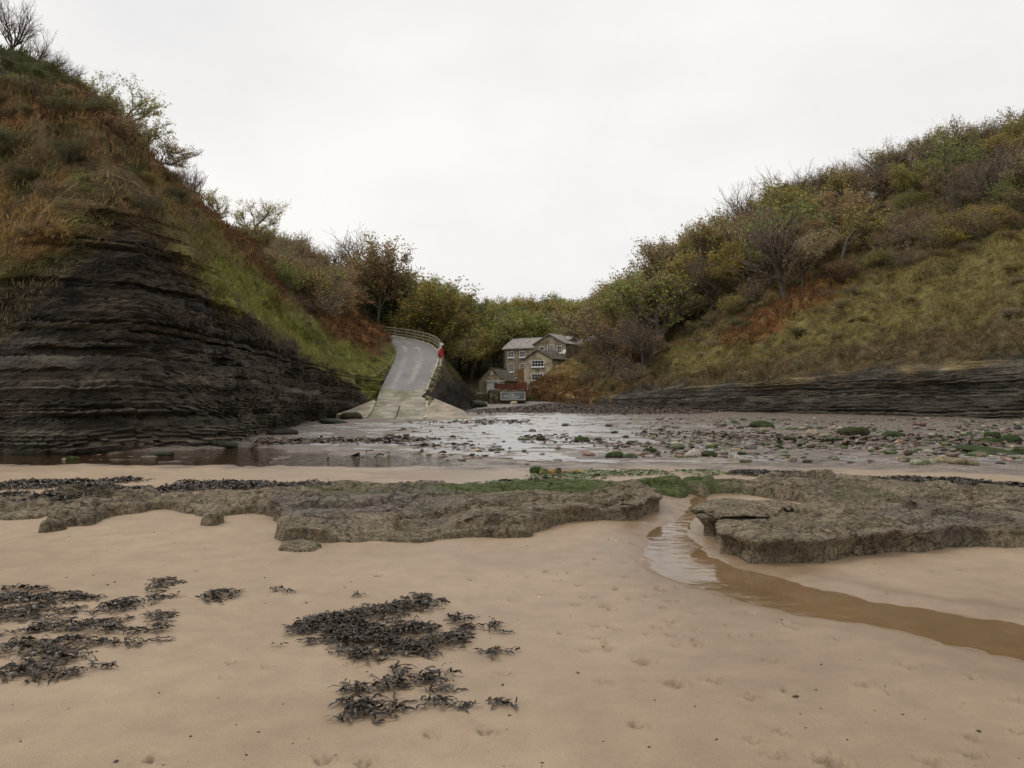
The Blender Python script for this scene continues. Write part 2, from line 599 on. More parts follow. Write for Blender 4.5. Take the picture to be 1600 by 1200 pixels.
def loft(rows_def, n, n_sh, n_sl, n_pl, over, bulge=.05):
    A, S = resample(rows_def, n)       # bx by cx cy hs cz bz
    bx, by, cx, cy, hs, cz, bz = A.T
    L = np.hypot(cx - bx, cy - by)
    dx, dy = (cx - bx) / L, (cy - by) / L
    off, zz, kind = [], [], []
    for i in range(n_sh):
        t = i / (n_sh - 1)
        off.append(.42 * hs * t ** 1.1); zz.append(bz - .35 + (hs + .35) * t); kind.append(np.full(n, 1 - .0 * t))
    o0 = .42 * hs
    for i in range(1, n_sl + 1):
        t = i / n_sl
        off.append(o0 + (L - o0) * t); zz.append(bz + hs + (cz - bz - hs) * (t + bulge * np.sin(t * np.pi))); kind.append(np.zeros(n))
    for i in range(1, n_pl + 1):
        t = i / n_pl
        off.append(L + over * t); zz.append(cz + .8 * t); kind.append(np.zeros(n))
    off = np.array(off); zz = np.array(zz); kind = np.array(kind)
    X = bx[None] + dx[None] * off; Y = by[None] + dy[None] * off
    V = np.stack([X.ravel(), Y.ravel(), zz.ravel()], 1)
    D = np.stack([np.broadcast_to(dx, off.shape).ravel(), np.broadcast_to(dy, off.shape).ravel()], 1)
    return V, D, kind.ravel(), off.ravel(), np.broadcast_to(hs, off.shape).ravel(), np.broadcast_to(bz, off.shape).ravel(), np.broadcast_to(S, off.shape).ravel()

_bg = np.random.default_rng(31)
BEDZ = np.cumsum(_bg.choice([.05, .06, .08, .10, .13, .17, .24, .34], 500)) - 20
BEDO = _bg.normal(0, 1, 502)
BEDO = np.where(_bg.random(502) < .22, BEDO + 1.3, BEDO)
BEDC = np.exp(_bg.normal(0, .38, 502))
def bed_of(x, y, z, s, dip):
    zz = z + dip + .35 * fbm(x * .12, y * .12, 0 * z, 3, 40) + .06 * fbm(s * 1.3, z * .4, 0 * z, 3, 45)
    i = np.searchsorted(BEDZ, zz)
    lo = BEDZ[np.clip(i - 1, 0, 499)]; hi = BEDZ[np.clip(i, 0, 499)]
    return i, np.clip((zz - lo) / (hi - lo + 1e-6), 0, 1), zz
def strata(x, y, z, s, dip, amp):
    i, f, zz = bed_of(x, y, z, s, dip)
    fi = i.astype(float)
    per = fbm(s * .55, fi * 5.3, 0 * s, 3, 42, .6)
    blk = fbm(s * 2.6, fi * 3.1, 0 * s, 3, 43, .6)
    big = fbm(s * .22, zz * .22, 0 * s, 3, 44)
    joint = -np.exp(-(fbm(s * .8, zz * .35, 0 * s, 3, 46) / .05) ** 2)
    rough = fbm(x * 3, y * 3, z * 5, 3, 48, .6)
    lip = (f - .5) * .28                       # each bed leans out a little towards its top
    return amp * (.16 * BEDO[i] * (.6 + .9 * (per + .3)) + .36 * per + .15 * blk + 2.5 * big + .14 * joint + .22 * rough + lip + .34 * np.tanh(4 * fbm(s * .06, zz * 1.1, 0 * s, 2, 51)))

LEFT = [
 (-70, 30, -80, 46, 2.6, 23, .1), (-26, 24.5, -44, 40, 2.6, 22.5, .1), (-16, 22, -35, 38, 3.0, 21.5, .15), (-12.2, 19.8, -30, 37.5, 4.6, 20.8, .15),
 (-9.8, 20.2, -26.8, 38.5, 8.6, 20, .15), (-8.7, 22.2, -25.3, 41, 7.5, 19.3, .15), (-8.6, 26, -24.6, 45, 5.6, 18.6, .15), (-9.7, 33.5, -24.2, 52, 4.7, 17.6, .15),
 (-10.2, 44.6, -24.3, 62, 3.5, 16.6, .15), (-10.1, 52, -24.5, 69, 2.6, 16.3, .5), (-9.8, 58, -24.8, 75, 1.2, 16.2, 1.75), (-10.2, 66, -25.2, 82, .5, 16.5, 3.4), (-10.5, 72, -26, 88, .3, 16.8, 4.8),
 (-11.5, 79, -27.5, 97, .3, 17.1, 6.1), (-13.2, 85, -30, 105, .3, 17.4, 7.2), (-15.8, 88.5, -34, 112, .3, 17.8, 8.1), (-19, 90.8, -38, 117, .3, 18, 8.8), (-27, 94.5, -46, 124, .3, 18.5, 10.2), (-50, 101, -65, 132, .3, 19.5, 12)]
RIGHT = [
 (95, 6, 130, 52, 5, 36, .2), (45, 36, 75, 86, 3.9, 32, .2), (29.8, 46, 59, 97, 3.6, 30.3, .2), (23, 52, 48, 106, 2.9, 28.5, .25), (17, 57.5, 41, 112, 2.2, 26, .3),
 (12.8, 63, 36, 118, 1.7, 23.5, .38), (9.2, 72, 31, 125, 1.0, 20.5, .5), (6.6, 84, 28, 132, .7, 18, .68), (4.2, 92, 26, 136, 1.2, 16.8, .9), (2.0, 99, 24.5, 140, 1.7, 16, 1.2),
 (2.6, 105, 24.5, 144, 1.7, 15.5, 1.6), (8.2, 112, 27, 150, .3, 16, 2.0), (17, 124, 32, 160, .3, 17, 2.4), (22, 160, 40, 185, .3, 19.5, 5), (18, 220, 40, 240, .3, 26, 13), (10, 290, 40, 300, .3, 30, 22)]

def build_cliff(rows, n, n_sh, n_sl, side):
    V, D, k, off, hs, bz, s = loft(rows, n, n_sh, n_sl, 14, 45)
    x, y, z = V.T.copy()
    up = sstep(0, .12, off)
    sl = 1 - k
    dip = .02 * y if side == 'l' else -.035 * x
    sh = strata(x, y, z, s, dip, .62 if side == 'l' else .36) * k
    rel = np.clip((z - bz) / np.maximum(hs, .1), 0, 1)
    fade = sstep(.25, 1.2, hs) * (1 - .75 * sstep(.72, 1.0, rel))
    out = sh * fade
    # soft slopes: hummocks, slumps, gullies
    hum = fbm(x * .16, y * .16, z * .16, 3, 60) * 1.5 + fbm(x * .6, y * .6, z * .6, 4, 61) * .7 + fbm(x * 2.2, y * 2.2, z * 2.2, 3, 63) * .22
    gul = -np.abs(fbm(s * .28, off * .05, 0 * s, 4, 62, .6)) * 1.7
    edge = sstep(0, 3.0, off - .42 * hs)
    top = hum + gul
    out = out + top * sl * (.25 + .75 * edge) * sstep(0, 2, off + .4)
    lx = -D[:, 0] * out; ly = -D[:, 1] * out
    tilt = np.where(k > .5, 1.0, .75)
    V[:, 0] += lx * tilt; V[:, 1] += ly * tilt
    V[:, 2] += np.where(k > .5, 0, out * .65)
    if side == 'r':
        # torn turf edge running obliquely up the slope: land above stands proud
        px, py = PX(V[:, 0], V[:, 1], V[:, 2])
        px = px + fbm(x * .3, y * .3, z * .3, 3, 70) * 22
        line = [(1325, 432), (1300, 445), (1235, 488), (1200, 505), (1165, 545), (1130, 580), (1075, 602)]
        P = np.asarray(line, float)
        best = np.full(len(px), 1e9); sg = np.zeros(len(px))
        for i in range(len(P) - 1):
            a, b = P[i], P[i + 1]
            e = b - a
            t = np.clip(((px - a[0]) * e[0] + (py - a[1]) * e[1]) / (e @ e), 0, 1)
            ddx = px - a[0] - e[0] * t; ddy = py - a[1] - e[1] * t
            q = np.hypot(ddx, ddy)
            s_ = e[0] * ddy - e[1] * ddx
            upd = q < best
            best = np.where(upd, q, best); sg = np.where(upd, np.sign(s_), sg)
        sd = best * sg
        lift = sstep(-3, 2.0, sd) * np.exp(-np.clip(sd, 0, None) / 14.0) * .95
        V[:, 2] += lift
    c = cover(V, side)
    # beds differ in colour: dark mudstone, paler siltstone, rusty ironstone
    i, f, zz = bed_of(x, y, z, s, dip)
    tone = BEDC[i] * (1 + .5 * fbm(s * .7, i * 2.7, 0 * s, 3, 49))
    tone = np.clip(tone, .45, 2.6) ** .75 * 1.05 if side == 'l' else np.clip(tone, .5, 2.2) ** .6 * 1.15
    c = c * np.where(k > .5, tone, 1)[:, None]
    rust = (k * (BEDO[i] > 1.5) * sstep(-.1, .4, fbm(s * .5, zz, 0 * s, 3, 50)))[:, None] * .55
    c = c * (1 - rust) + np.array([(.095, .066, .040)]) * rust
    wash = (k * sstep(.05, .45, fbm(s * .45, z * .12, 0 * s, 4, 52)) * .45)[:, None]      # mud washed down from above
    c = c * (1 - wash) + np.array([(.075, .060, .042)]) * wash
    n_r = n_sh + n_sl + 14
    return V, grid_faces(n, n_r), c, k

LV, LF, LC, LK = build_cliff(LEFT, 560, 150, 140, 'l')
lc = link('left_cliff', mesh_np('left_cliff', LV, LF, M['cliff'], LC))
tag(lc, kind='structure')
RV, RF, RC, RK = build_cliff(RIGHT, 540, 56, 150, 'r')
rc = link('right_cliff', mesh_np('right_cliff', RV, RF, M['cliff'], RC))
for o_, f_, k_ in ((lc, LF, LK), (rc, RF, RK)):
    o_.data.polygons.foreach_set('use_smooth', k_[f_].mean(1) < .5)
    o_.data.materials.append(M['hill'])
    o_.data.polygons.foreach_set('material_index', (k_[f_].mean(1) < .5).astype(np.int32))
tag(rc, kind='structure')

# ------------------------------------------------------------------ road line
ROAD = np.array([(-6.75, 45.6, .16, 3.3), (-6.9, 48, .32, 3.3), (-7.4, 53, 1.0, 3.3), (-8.0, 58, 1.86, 3.3), (-8.35, 66, 3.55, 3.7), (-8.6, 72, 4.95, 3.9), (-9.5, 79, 6.2, 3.9), (-11.1, 85, 7.25, 3.9),
                 (-13.7, 89.5, 8.1, 3.9), (-17, 92.8, 8.85, 3.9), (-21.5, 95.4, 9.6, 3.9), (-30, 98.5, 10.8, 3.9), (-46, 103, 12.2, 3.9)])
def road_curve(n=160):
    P = np.array(smooth_poly([tuple(r) for r in ROAD], 3, False))
    P = np.vstack([ROAD[0], P, ROAD[-1]])
    s = np.concatenate([[0], np.cumsum(np.hypot(*np.diff(P[:, :2], axis=0).T))])
    t = np.linspace(0, s[-1], n)
    return np.stack([np.interp(t, s, P[:, k]) for k in range(4)], 1)
RC_ = road_curve()
tan = np.gradient(RC_[:, :2], axis=0)
tan /= np.hypot(tan[:, 0], tan[:, 1])[:, None]
NRM = np.stack([tan[:, 1], -tan[:, 0]], 1)       # to the right of travel
XR = RC_[:, 0] + NRM[:, 0] * RC_[:, 3] / 2
YR = RC_[:, 1] + NRM[:, 1] * RC_[:, 3] / 2

# ------------------------------------------------------------------ valley behind
FLY = [45, 60, 85, 95, 105, 115, 130, 150, 200, 260, 320]
FLZ = [.0, .2, .55, .95, 1.6, 2.1, 2.8, 6.5, 15, 24, 30]
def valley_z(x, y):
    fl = np.interp(y, FLY, FLZ)
    xl = np.interp(y, [48, 60, 72, 90, 110, 130, 160, 220, 320], [-4.2, -3.4, -3.0, -4.4, -6.5, -9, -10, -4, 6])
    yy = np.clip(y, 46, 400)
    order = np.argsort(YR)
    xr = np.interp(yy, YR[order], XR[order])
    xr = np.where(y > 92, np.interp(y, [92, 110, 140, 180, 320], [-13.5, -22, -40, -60, -90]), xr) - .25
    hc = np.interp(yy, YR[order], RC_[order, 2] - .12)
    hc = np.where(y > 96, np.interp(y, [96, 110, 140, 180, 240, 320], [9.6, 14.5, 22, 28, 34, 38]), hc)
    t = np.clip((xl - x) / np.maximum(.5, xl - xr), 0, 1)
    s = np.where(y > 96, t, 1 - (1 - t) ** 1.5)
    z = fl + np.maximum(0, hc - fl) * s
    n = fbm(x * .12, y * .12, 0 * x, 3, 80) * 1.4 + fbm(x * .5, y * .5, 0 * x, 4, 81) * .5
    amp = np.clip(t * 3, 0, 1) * np.clip((1 - t) * 4, 0, 1)
    amp = np.where(y > 100, np.maximum(amp, .5 * (y > 135)), amp * 1.1)
    return z + n * amp
gx = np.linspace(-95, 70, 240)
gy = np.concatenate([np.linspace(48, 100, 150), np.linspace(100.8, 330, 120)])
VX, VY = np.meshgrid(gx, gy)
VV = np.stack([VX.ravel(), VY.ravel(), valley_z(VX.ravel(), VY.ravel())], 1)
def valley_cover(V):
    x, y, z = V.T
    n = fbm(x * .3, y * .3, z * .3, 4, 90); n2 = fbm(x * 1.2, y * 1.2, z * 1.2, 4, 91)
    c = lerp3((.070, .055, .030), 1 + .5 * n2)
    g = sstep(-.1, .4, n)
    c = c * (1 - g)[:, None] + lerp3((.075, .082, .026), g)
    # bank below the road: shale low down, tussock above
    px, py = PX(x, y, z)
    lo = (y < 90) * (x > -9) * (1 - sstep(1.6, 3.0, z + n2 * .8 - .05 * (y - 60)))
    c = c * (1 - lo)[:, None] + lerp3((.032, .028, .023), lo)
    return np.clip(c, .004, .5)
VF = grid_faces(len(gx), len(gy))
vl = link('valley_side', mesh_np('valley_side', VV, VF, M['hill'], valley_cover(VV)))
tag(vl, kind='structure')

def make_bvh(V, Fq):
    return BVHTree.FromPolygons([tuple(v) for v in V.tolist()], Fq.tolist())
# coarse copies are enough to stand plants on
def coarse(V, Fq, n, m, sx, sy):
    g = np.asarray(V).reshape(m, n, 3)[::sy, ::sx]
    return g.reshape(-1, 3), grid_faces(g.shape[1], g.shape[0])
BV = {}
BV['l'] = make_bvh(*coarse(LV, LF, 560, 304, 3, 2))
BV['r'] = make_bvh(*coarse(RV, RF, 540, 220, 3, 2))
BV['v'] = make_bvh(VV, VF)
def drop(x, y, which='lrv'):
    best = None
    for k in which:
        h = BV[k].ray_cast(Vector((x, y, 200)), Vector((0, 0, -1)))
        if h[0] is not None and (best is None or h[0].z > best):
            best = h[0].z
    return best if best is not None else float(base(y))
def shoot(px, py, which='lrv'):
    d = Vector(((px - 800) / F, 1.0, (HZ - py) / F)).normalized()
    best = None
    for k in which:
        h = BV[k].ray_cast(Vector((0, 0, EYE)), d)
        if h[0] is not None and (best is None or h[3] < best[1]):
            best = (h[0], h[3])
    return best[0] if best else None
#@@STRUCT2
# ------------------------------------------------------------------ beach
def GP(pts):
    return [G(*p) for p in pts]
STREAM = smooth_poly(GP([(1062, 775), (1072, 790), (1048, 812), (1006, 828), (1022, 845), (1012, 862), (1032, 890), (1100, 915), (1200, 946), (1330, 967), (1450, 987), (1600, 1026), (1900, 1110), (2500, 1300),
                  (2700, 1150), (2000, 1020), (1600, 968), (1450, 944), (1330, 924), (1230, 898), (1150, 880), (1110, 862), (1090, 840), (1075, 822), (1086, 806), (1108, 790), (1120, 768), (1090, 766)]), 2)
POOL = smooth_poly(GP([(-300, 690), (0, 698), (120, 708), (300, 700), (385, 694), (450, 703), (560, 709), (640, 712), (760, 722), (640, 729), (480, 728), (330, 727), (0, 723), (-300, 722)]), 1)
SHEEN = GP([(600, 738), (700, 724), (850, 728), (860, 745), (780, 757), (660, 752)])
GAP = GP([(470, 705), (560, 690), (620, 668), (700, 654), (850, 645), (980, 652), (1010, 690), (930, 705), (900, 728), (760, 727), (600, 725)])
FX = np.array([G(p, q) for p, q in [(-300, 727), (0, 727), (330, 731), (640, 731), (860, 737), (1000, 733), (1100, 735), (1300, 733), (1450, 738), (1600, 744), (1900, 752)]])
FOOT = [(855, 890, 1), (905, 912, 1), (920, 880, .8), (932, 872, .8), (965, 917, 1), (992, 915, 1), (1036, 922, 1.1), (1062, 938, 1), (1035, 948, 1), (900, 942, 1), (945, 943, 1), (932, 976, 1), (878, 987, 1), (947, 1014, 1.1),
        (1003, 1034, 1.3), (1053, 1069, 1.3), (1050, 992, 1), (1092, 1008, .8), (1172, 1090, 1), (995, 1134, 1.1), (1210, 1033, .9), (1346, 1069, 1.2), (1425, 1042, 1), (1310, 999, .9), (1243, 982, .8), (1300, 1192, 1.5), (1592, 1094, 1),
        (1177, 960, .8), (930, 932, .7), (945, 1066, .7), (912, 1015, .8), (155, 895, .8), (310, 893, .9), (590, 900, 1), (440, 925, .8), (735, 903, .9), (800, 935, .8), (360, 1036, .9), (350, 1059, .8), (505, 1188, 1.1), (567, 1193, 1), (760, 1143, .9), (672, 1150, .9),
        (415, 1043, .8), (240, 1186, 1), (1120, 900, .8), (985, 935, .8), (1380, 895, .9), (1500, 888, .9), (1520, 1180, 1), (1455, 1193, 1.1), (640, 1000, .0), (790, 1053, .8), (870, 905, .9), (890, 892, .9), (1015, 931, .9), (1180, 1160, .8)]

_rf = random.Random(21)
FOOT += [(_rf.gauss(1000, 110), _rf.uniform(868, 1010), _rf.uniform(.6, .95)) for _ in range(34)] + [(_rf.uniform(1080, 1600), _rf.uniform(1000, 1190), _rf.uniform(.7, 1.1)) for _ in range(10)]
def footmarks(x, y):
    r = random.Random(3)
    dz = np.zeros_like(x); mk = np.zeros_like(x)
    for (p, q, s) in FOOT:
        fx, fy = G(p, q)
        a = r.uniform(-.6, .6)
        s *= r.uniform(.9, 1.15)
        near = (np.abs(x - fx) < .3) & (np.abs(y - fy) < .3)
        if s == 0 or not near.any():
            continue
        u = (x[near] - fx) * math.cos(a) + (y[near] - fy) * math.sin(a)
        v = -(x[near] - fx) * math.sin(a) + (y[near] - fy) * math.cos(a)
        u = u + .012 * vnoise(u * 45, v * 45, 0 * u + a * 9, 3); v = v + .012 * vnoise(u * 45, v * 45, 0 * u + a * 9 + 4, 4)
        s *= .82
        e = np.sqrt((u / (.036 * s)) ** 2 + (v / (.046 * s)) ** 2)
        d = -.028 * s * np.exp(-e ** 4 * .7) * (1 + .7 * vnoise(u * 60, v * 60, 0 * u, 7)) + .009 * np.exp(-((e - 1.5) / .4) ** 2) * (1 + vnoise(u * 50, v * 50, 0 * u, 9))
        mk[near] = np.maximum(mk[near], .9 * np.exp(-e ** 4 * .6) * sstep(-.5, .3, fbm(u * 40, v * 40, 0 * u, 2, 5)))
        for k in range(4):
            tx, ty = (-.042 + .028 * k) * s, (.058 + .012 * (k in (1, 2))) * s
            d -= .016 * np.exp(-(((u - tx) / .013) ** 2 + ((v - ty) / .017) ** 2))
        dz[near] += d
    return dz, mk

def beach_z(x, y, detail=True):
    b = base(y)
    j = fbm(x * 1.7, y * 1.7, 0 * x, 3, 101)
    flat = sstep(-.5, .7, y - np.interp(x, FX[:, 0], FX[:, 1]) + j * .6)
    st = sdf_poly(x, y, STREAM) + j * .09 + fbm(x * 6, y * 6, 0 * x, 3, 112) * .07
    pl = sdf_poly(x, y, POOL) + j * .5
    z = b + 0.0
    z = z + fbm(x * .35, y * .35, 0 * x, 3, 102) * .03 * (1 - flat) * sstep(2, 8, y + 2)
    z = z + fbm(x * 3.0, y * 6.0, 0 * x, 3, 103) * .004 * (1 - flat)
    # rocky flat: shallow slabs and runnels
    rock = fbm(x * .35, y * .6, 0 * x, 5, 104, .6)
    rid = fbm(x * 1.1, y * 3.0, 0 * x, 4, 108, .6)
    rid2 = fbm(x * 1.6, y * 7.0, 0 * x, 3, 118, .6)
    z = z + flat * (.05 * rock + .06 * rid + .042 * rid2 + .016)
    z = z - .11 * sstep(-.22, .35, st) * (1 - sstep(11, 13.5, y) * .4)
    z = z - .10 * sstep(-.5, .5, pl)
    gap = sstep(-2.5, 2.5, sdf_poly(x, y, GAP) + 4 * j)
    z = z - .030 * gap * flat * (1 + .8 * fbm(x * .6, y * 1.4, 0 * x, 4, 111, .6))
    mk = np.zeros_like(z)
    if detail:
        dz, mk = footmarks(x, y)
        z = z + dz
    shn = sstep(-.3, .3, sdf_poly(x, y, SHEEN) + j)
    wet = np.clip(.24 + .55 * fbm(x * .3, y * .5, 0 * x, 4, 115) + sstep(-.75, -.02, st + .12 * j) + sstep(-.6, .1, pl) * .8 + shn * .9 + .35 * sstep(-.2, .5, fbm(x * .5 + .2 * y, y * .25, 0 * x, 3, 109)) * sstep(-2, 3, x + .0), 0, 1)
    return z, flat, wet, mk
ucol = np.concatenate([np.linspace(-1.9, -.76, 24), np.linspace(-.752, .752, 492), np.linspace(.76, 1.9, 24)])
yrow = np.concatenate([np.exp(np.linspace(np.log(2.0), np.log(17.5), 450)), np.exp(np.linspace(np.log(17.6), np.log(125), 150))])
BU, BY = np.meshgrid(ucol, yrow)
bx_, by_ = (BU * BY).ravel(), BY.ravel()
bz_, bflat, bwet, bscf = beach_z(bx_, by_)
beach = link('beach', mesh_np('beach', np.stack([bx_, by_, bz_], 1), grid_faces(540, 600), M['sand'], None, True, {'wet': bwet, 'flat': bflat, 'scuff': bscf}))
tag(beach, kind='structure')
# the shore beyond the detailed sheet
ox = np.linspace(-500, 500, 41); oy = np.concatenate([np.linspace(-500, 0, 20), np.linspace(2, 130, 40), [400]])
OX, OY = np.meshgrid(ox, oy)
oz = base(OY.ravel()) - .16
og = link('ground', mesh_np('ground', np.stack([OX.ravel(), OY.ravel(), oz], 1), grid_faces(41, len(oy)), M['sand'], None, True, {'wet': np.full(oz.shape, .4), 'flat': np.zeros(oz.shape)}))
tag(og, kind='structure')

# water lies level in the hollows
def water_sheet(name, poly, grow, step, mat, lift, avoid=None):
    P = np.asarray(poly)
    x0, y0 = P.min(0) - grow; x1, y1 = P.max(0) + grow
    x1 = min(x1, 14)
    nx, ny = int((x1 - x0) / step) + 2, int((y1 - y0) / step) + 2
    X, Y = np.meshgrid(np.linspace(x0, x1, nx), np.linspace(y0, y1, ny))
    x, y = X.ravel(), Y.ravel()
    s = sdf_poly(x, y, P)
    z = base(y) + lift
    V = np.stack([x, y, z], 1)
    Fq = grid_faces(nx, ny)
    keep = (s[Fq] > -grow).any(1)
    if avoid is not None:
        keep &= (sdf_poly(x, y, avoid)[Fq] < -.9).all(1)
    Fq = Fq[keep]
    used = np.unique(Fq)
    mp_ = np.full(len(V), -1); mp_[used] = np.arange(len(used))
    o = link(name, mesh_np(name, V[used], mp_[Fq], mat))
    tag(o, kind='structure')
    return o
water_sheet('stream', STREAM, .30, .08, M['stream'], -.042)
water_sheet('tide_pool', POOL, .6, .2, M['pool'], -.045)
fp = [(-6.5, 22.5), (-4.5, 19.8), (-1, 18.4), (3.0, 17.0), (12, 17), (22, 19), (34, 32), (30, 44), (20, 50), (12, 58), (5, 66), (2, 74), (-3, 66), (-4, 50), (-9, 44), (-9, 30), (-8.5, 25)]
water_sheet('foreshore_water', fp, .5, .3, M['film'], .003, POOL)

# ------------------------------------------------------------------ rock ledges
def ledge(name, lobes, step, seed, label, algae=(), grey=()):
    allp = np.vstack([np.asarray(l[0]) for l in lobes])
    x0, y0 = allp.min(0) - .25; x1, y1 = allp.max(0) + .25
    nx, ny = int((x1 - x0) / step) + 2, int((y1 - y0) / step) + 2
    X, Y = np.meshgrid(np.linspace(x0, x1, nx), np.linspace(y0, y1, ny))
    x, y = X.ravel(), Y.ravel()
    gz = base(y)
    wob = fbm(x * 1.3, y * 1.3, 0 * x, 4, seed) * .32 + fbm(x * 3.2, y * 3.2, 0 * x, 3, seed + 1, .5) * .12
    z = np.full(x.shape, -1.0); gsx = np.zeros_like(x); gsy = np.zeros_like(x); best_s = np.full(x.shape, -9.0)
    bench = np.zeros_like(x)
    for poly, h, wdt, back in lobes:
        s = sdf_poly(x, y, poly) + wob * (.7 if wdt < .2 else 1) - (.10 if wdt >= .2 else 0)
        t = np.clip(s / wdt, 0, 1)
        mixn = sstep(-.5, .05, fbm(x * .8, y * .8, 0 * x, 3, seed + 4))
        steep = 1 - (1 - t) ** 3.2
        slope = .38 * (1 - (1 - np.clip(s / (wdt * .5), 0, 1)) ** 3) + .62 * sstep(0, 1, s / (wdt * 3.2))
        prof = np.where(s > 0, mixn * steep + (1 - mixn) * slope, 0)
        hh = h * (1 + .22 * fbm(x * .9, y * 1.4, 0 * x, 3, seed + 3)) + np.interp(y, [y0, y1], [0, back])
        zi = gz - .16 * (1 - sstep(-.02, .04, s)) + hh * prof * sstep(-.01, .05, s)
        zi = np.where(s < -.05, gz - .4, zi)
        z = np.maximum(z, zi)
        best_s = np.maximum(best_s, s)
    inn = sstep(.02, .3, best_s)
    gv = np.random.default_rng(seed)
    area = (x1 - x0) * (y1 - y0)
    cx_ = gv.uniform(x0, x1, int(area * 1.5)); cy_ = gv.uniform(y0, y1, len(cx_))
    wx_ = x + .25 * fbm(x * 2.5, y * 2.5, 0 * x, 3, seed + 21); wy_ = y + .18 * fbm(x * 2.5, y * 2.5, 0 * x, 3, seed + 22)
    d1 = np.full(x.shape, 1e9); d2 = np.full(x.shape, 1e9); idc = np.zeros(x.shape, int)
    for q in range(len(cx_)):
        dd = np.hypot((wx_ - cx_[q]) * .8, (wy_ - cy_[q]) * 1.25)
        nw = dd < d1
        d2 = np.where(nw, d1, np.minimum(d2, dd)); idc = np.where(nw, q, idc); d1 = np.where(nw, dd, d1)
    ch = gv.normal(0, .022, len(cx_)); ctx = gv.normal(0, .05, len(cx_)); cty = gv.normal(0, .08, len(cx_))
    slabs = ch[idc] + ctx[idc] * (wx_ - cx_[idc]) + cty[idc] * (wy_ - cy_[idc])
    crack = -.055 * np.exp(-((d2 - d1) / .035) ** 2) * (sstep(-.3, .3, fbm(x, y, 0 * x, 2, seed + 23)))
    lump = fbm(x * 1.1, y * 1.6, 0 * x, 4, seed + 5) * .10 + fbm(x * 3.2, y * 5, 0 * x, 4, seed + 6, .6) * .06
    # weathered hollows and cracks
    cr = np.abs(fbm(x * 1.0, y * 2.2, 0 * x, 3, seed + 7))
    lump = lump - .10 * np.exp(-(cr / .05) ** 2)
    tq = lump / .07
    lump = .07 * (np.floor(tq) + sstep(.35, .8, tq - np.floor(tq))) * .6 + lump * .4
    fine = fbm(x * 14, y * 14, 0 * x, 3, seed + 8) * .02
    z = z + (lump * .8 + fine + slabs + crack) * inn
    Z = z.reshape(ny, nx)
    # undercut: push the upper edge outwards
    gy_, gx_ = np.gradient(best_s.reshape(ny, nx), step)
    gl = np.hypot(gx_, gy_) + 1e-6
    rel = np.clip((Z - base(Y) - .05) / .25, 0, 1)
    push = .20 * sstep(.25, .8, rel) * np.exp(-(np.clip(best_s.reshape(ny, nx), 0, 9) / .16) ** 2) * (1 + fbm(X * 2, Y * 2, 0 * X, 3, seed + 9))
    X2 = X - gx_ / gl * push; Y2 = Y - gy_ / gl * push
    V = np.stack([X2.ravel(), Y2.ravel(), Z.ravel()], 1)
    Fq = grid_faces(nx, ny)
    keep = (best_s[Fq] > -.10).any(1)
    Fq = Fq[keep]
    used = np.unique(Fq); mp_ = np.full(len(V), -1); mp_[used] = np.arange(len(used))
    al = np.zeros(len(V)); gr = np.zeros(len(V))
    nn = fbm(x * 2.2, y * 3, 0 * x, 4, seed + 11)
    for p, a in algae:
        al = np.maximum(al, a * sstep(-.15, .25, sdf_poly(x, y, p) + nn * .55))
    for p, a in grey:
        gr = np.maximum(gr, a * sstep(-.15, .25, sdf_poly(x, y, p) + nn * .6))
    o = link(name, mesh_np(name, V[used], mp_[Fq], M['rock'], None, True, {'algae': al[used], 'grey': gr[used]}))
    tag(o, label, 'rock')
    return o, V[used]

def GT(pts, h):
    """pixel on a surface h above the beach"""
    out = []
    for p, q in pts:
        d = 10.0
        for _ in range(60):
            d = .5 * d + .5 * F * (EYE - float(base(d)) - h) / (q - HZ)
        out.append(((p - 800) / F * d, d))
    return out
main_l = GP([(405, 815), (428, 848), (470, 850), (560, 853), (640, 848), (700, 843), (770, 838), (832, 834), (900, 824), (1003, 818)]) + GT([(1003, 785), (1052, 762), (1030, 748), (900, 742), (700, 752), (500, 752), (380, 762), (370, 785)], .2)
low_l = GP([(68, 830), (130, 823), (200, 808), (240, 803), (310, 806), (380, 806), (430, 812)]) + GT([(450, 770), (300, 764), (120, 778), (70, 800)], .12)
shelf_l = GT([(-160, 800), (60, 800), (130, 785), (250, 775), (260, 762), (100, 764), (-160, 772)], .08)
step_l = GP([(560, 854), (640, 849), (700, 843), (770, 840), (832, 838), (836, 828), (760, 826), (600, 838), (500, 845)])
alg_l = [(GT([(820, 742), (960, 734), (1040, 745), (960, 752), (880, 766), (700, 768), (640, 762)], .22), 1.0), (GT([(480, 760), (700, 757), (720, 772), (520, 776)], .22), .55)]
gre_l = [(GT([(430, 775), (620, 762), (720, 768), (700, 790), (560, 800), (420, 795)], .25), .55)]
led1, LED1 = ledge('rock_ledge', [(main_l, .205, .20, .0), (low_l, .15, .20, .0), (shelf_l, .05, .20, 0), (step_l, .10, .12, 0)], .023, 200, 'long flat-topped brown rock ledge lying left of the stream gap', alg_l, gre_l)
front_r = GP([(1092, 842), (1110, 858), (1180, 877), (1270, 881), (1380, 870), (1470, 859), (1512, 850), (1505, 838)]) + GT([(1440, 800), (1400, 785), (1270, 783), (1200, 795), (1110, 806)], .25)
mid_r = GP([(1076, 822), (1090, 838), (1180, 840)]) + GT([(1230, 812), (1262, 788), (1210, 768), (1120, 778), (1080, 798)], .3)
back_r = GT([(1062, 745), (1110, 738), (1200, 738), (1350, 742), (1480, 748), (1620, 757), (1900, 775), (2100, 790)], .2) + GP([(2100, 870), (1800, 866), (1650, 862), (1590, 857), (1520, 848), (1440, 830), (1300, 810), (1270, 800), (1150, 775), (1080, 768)])
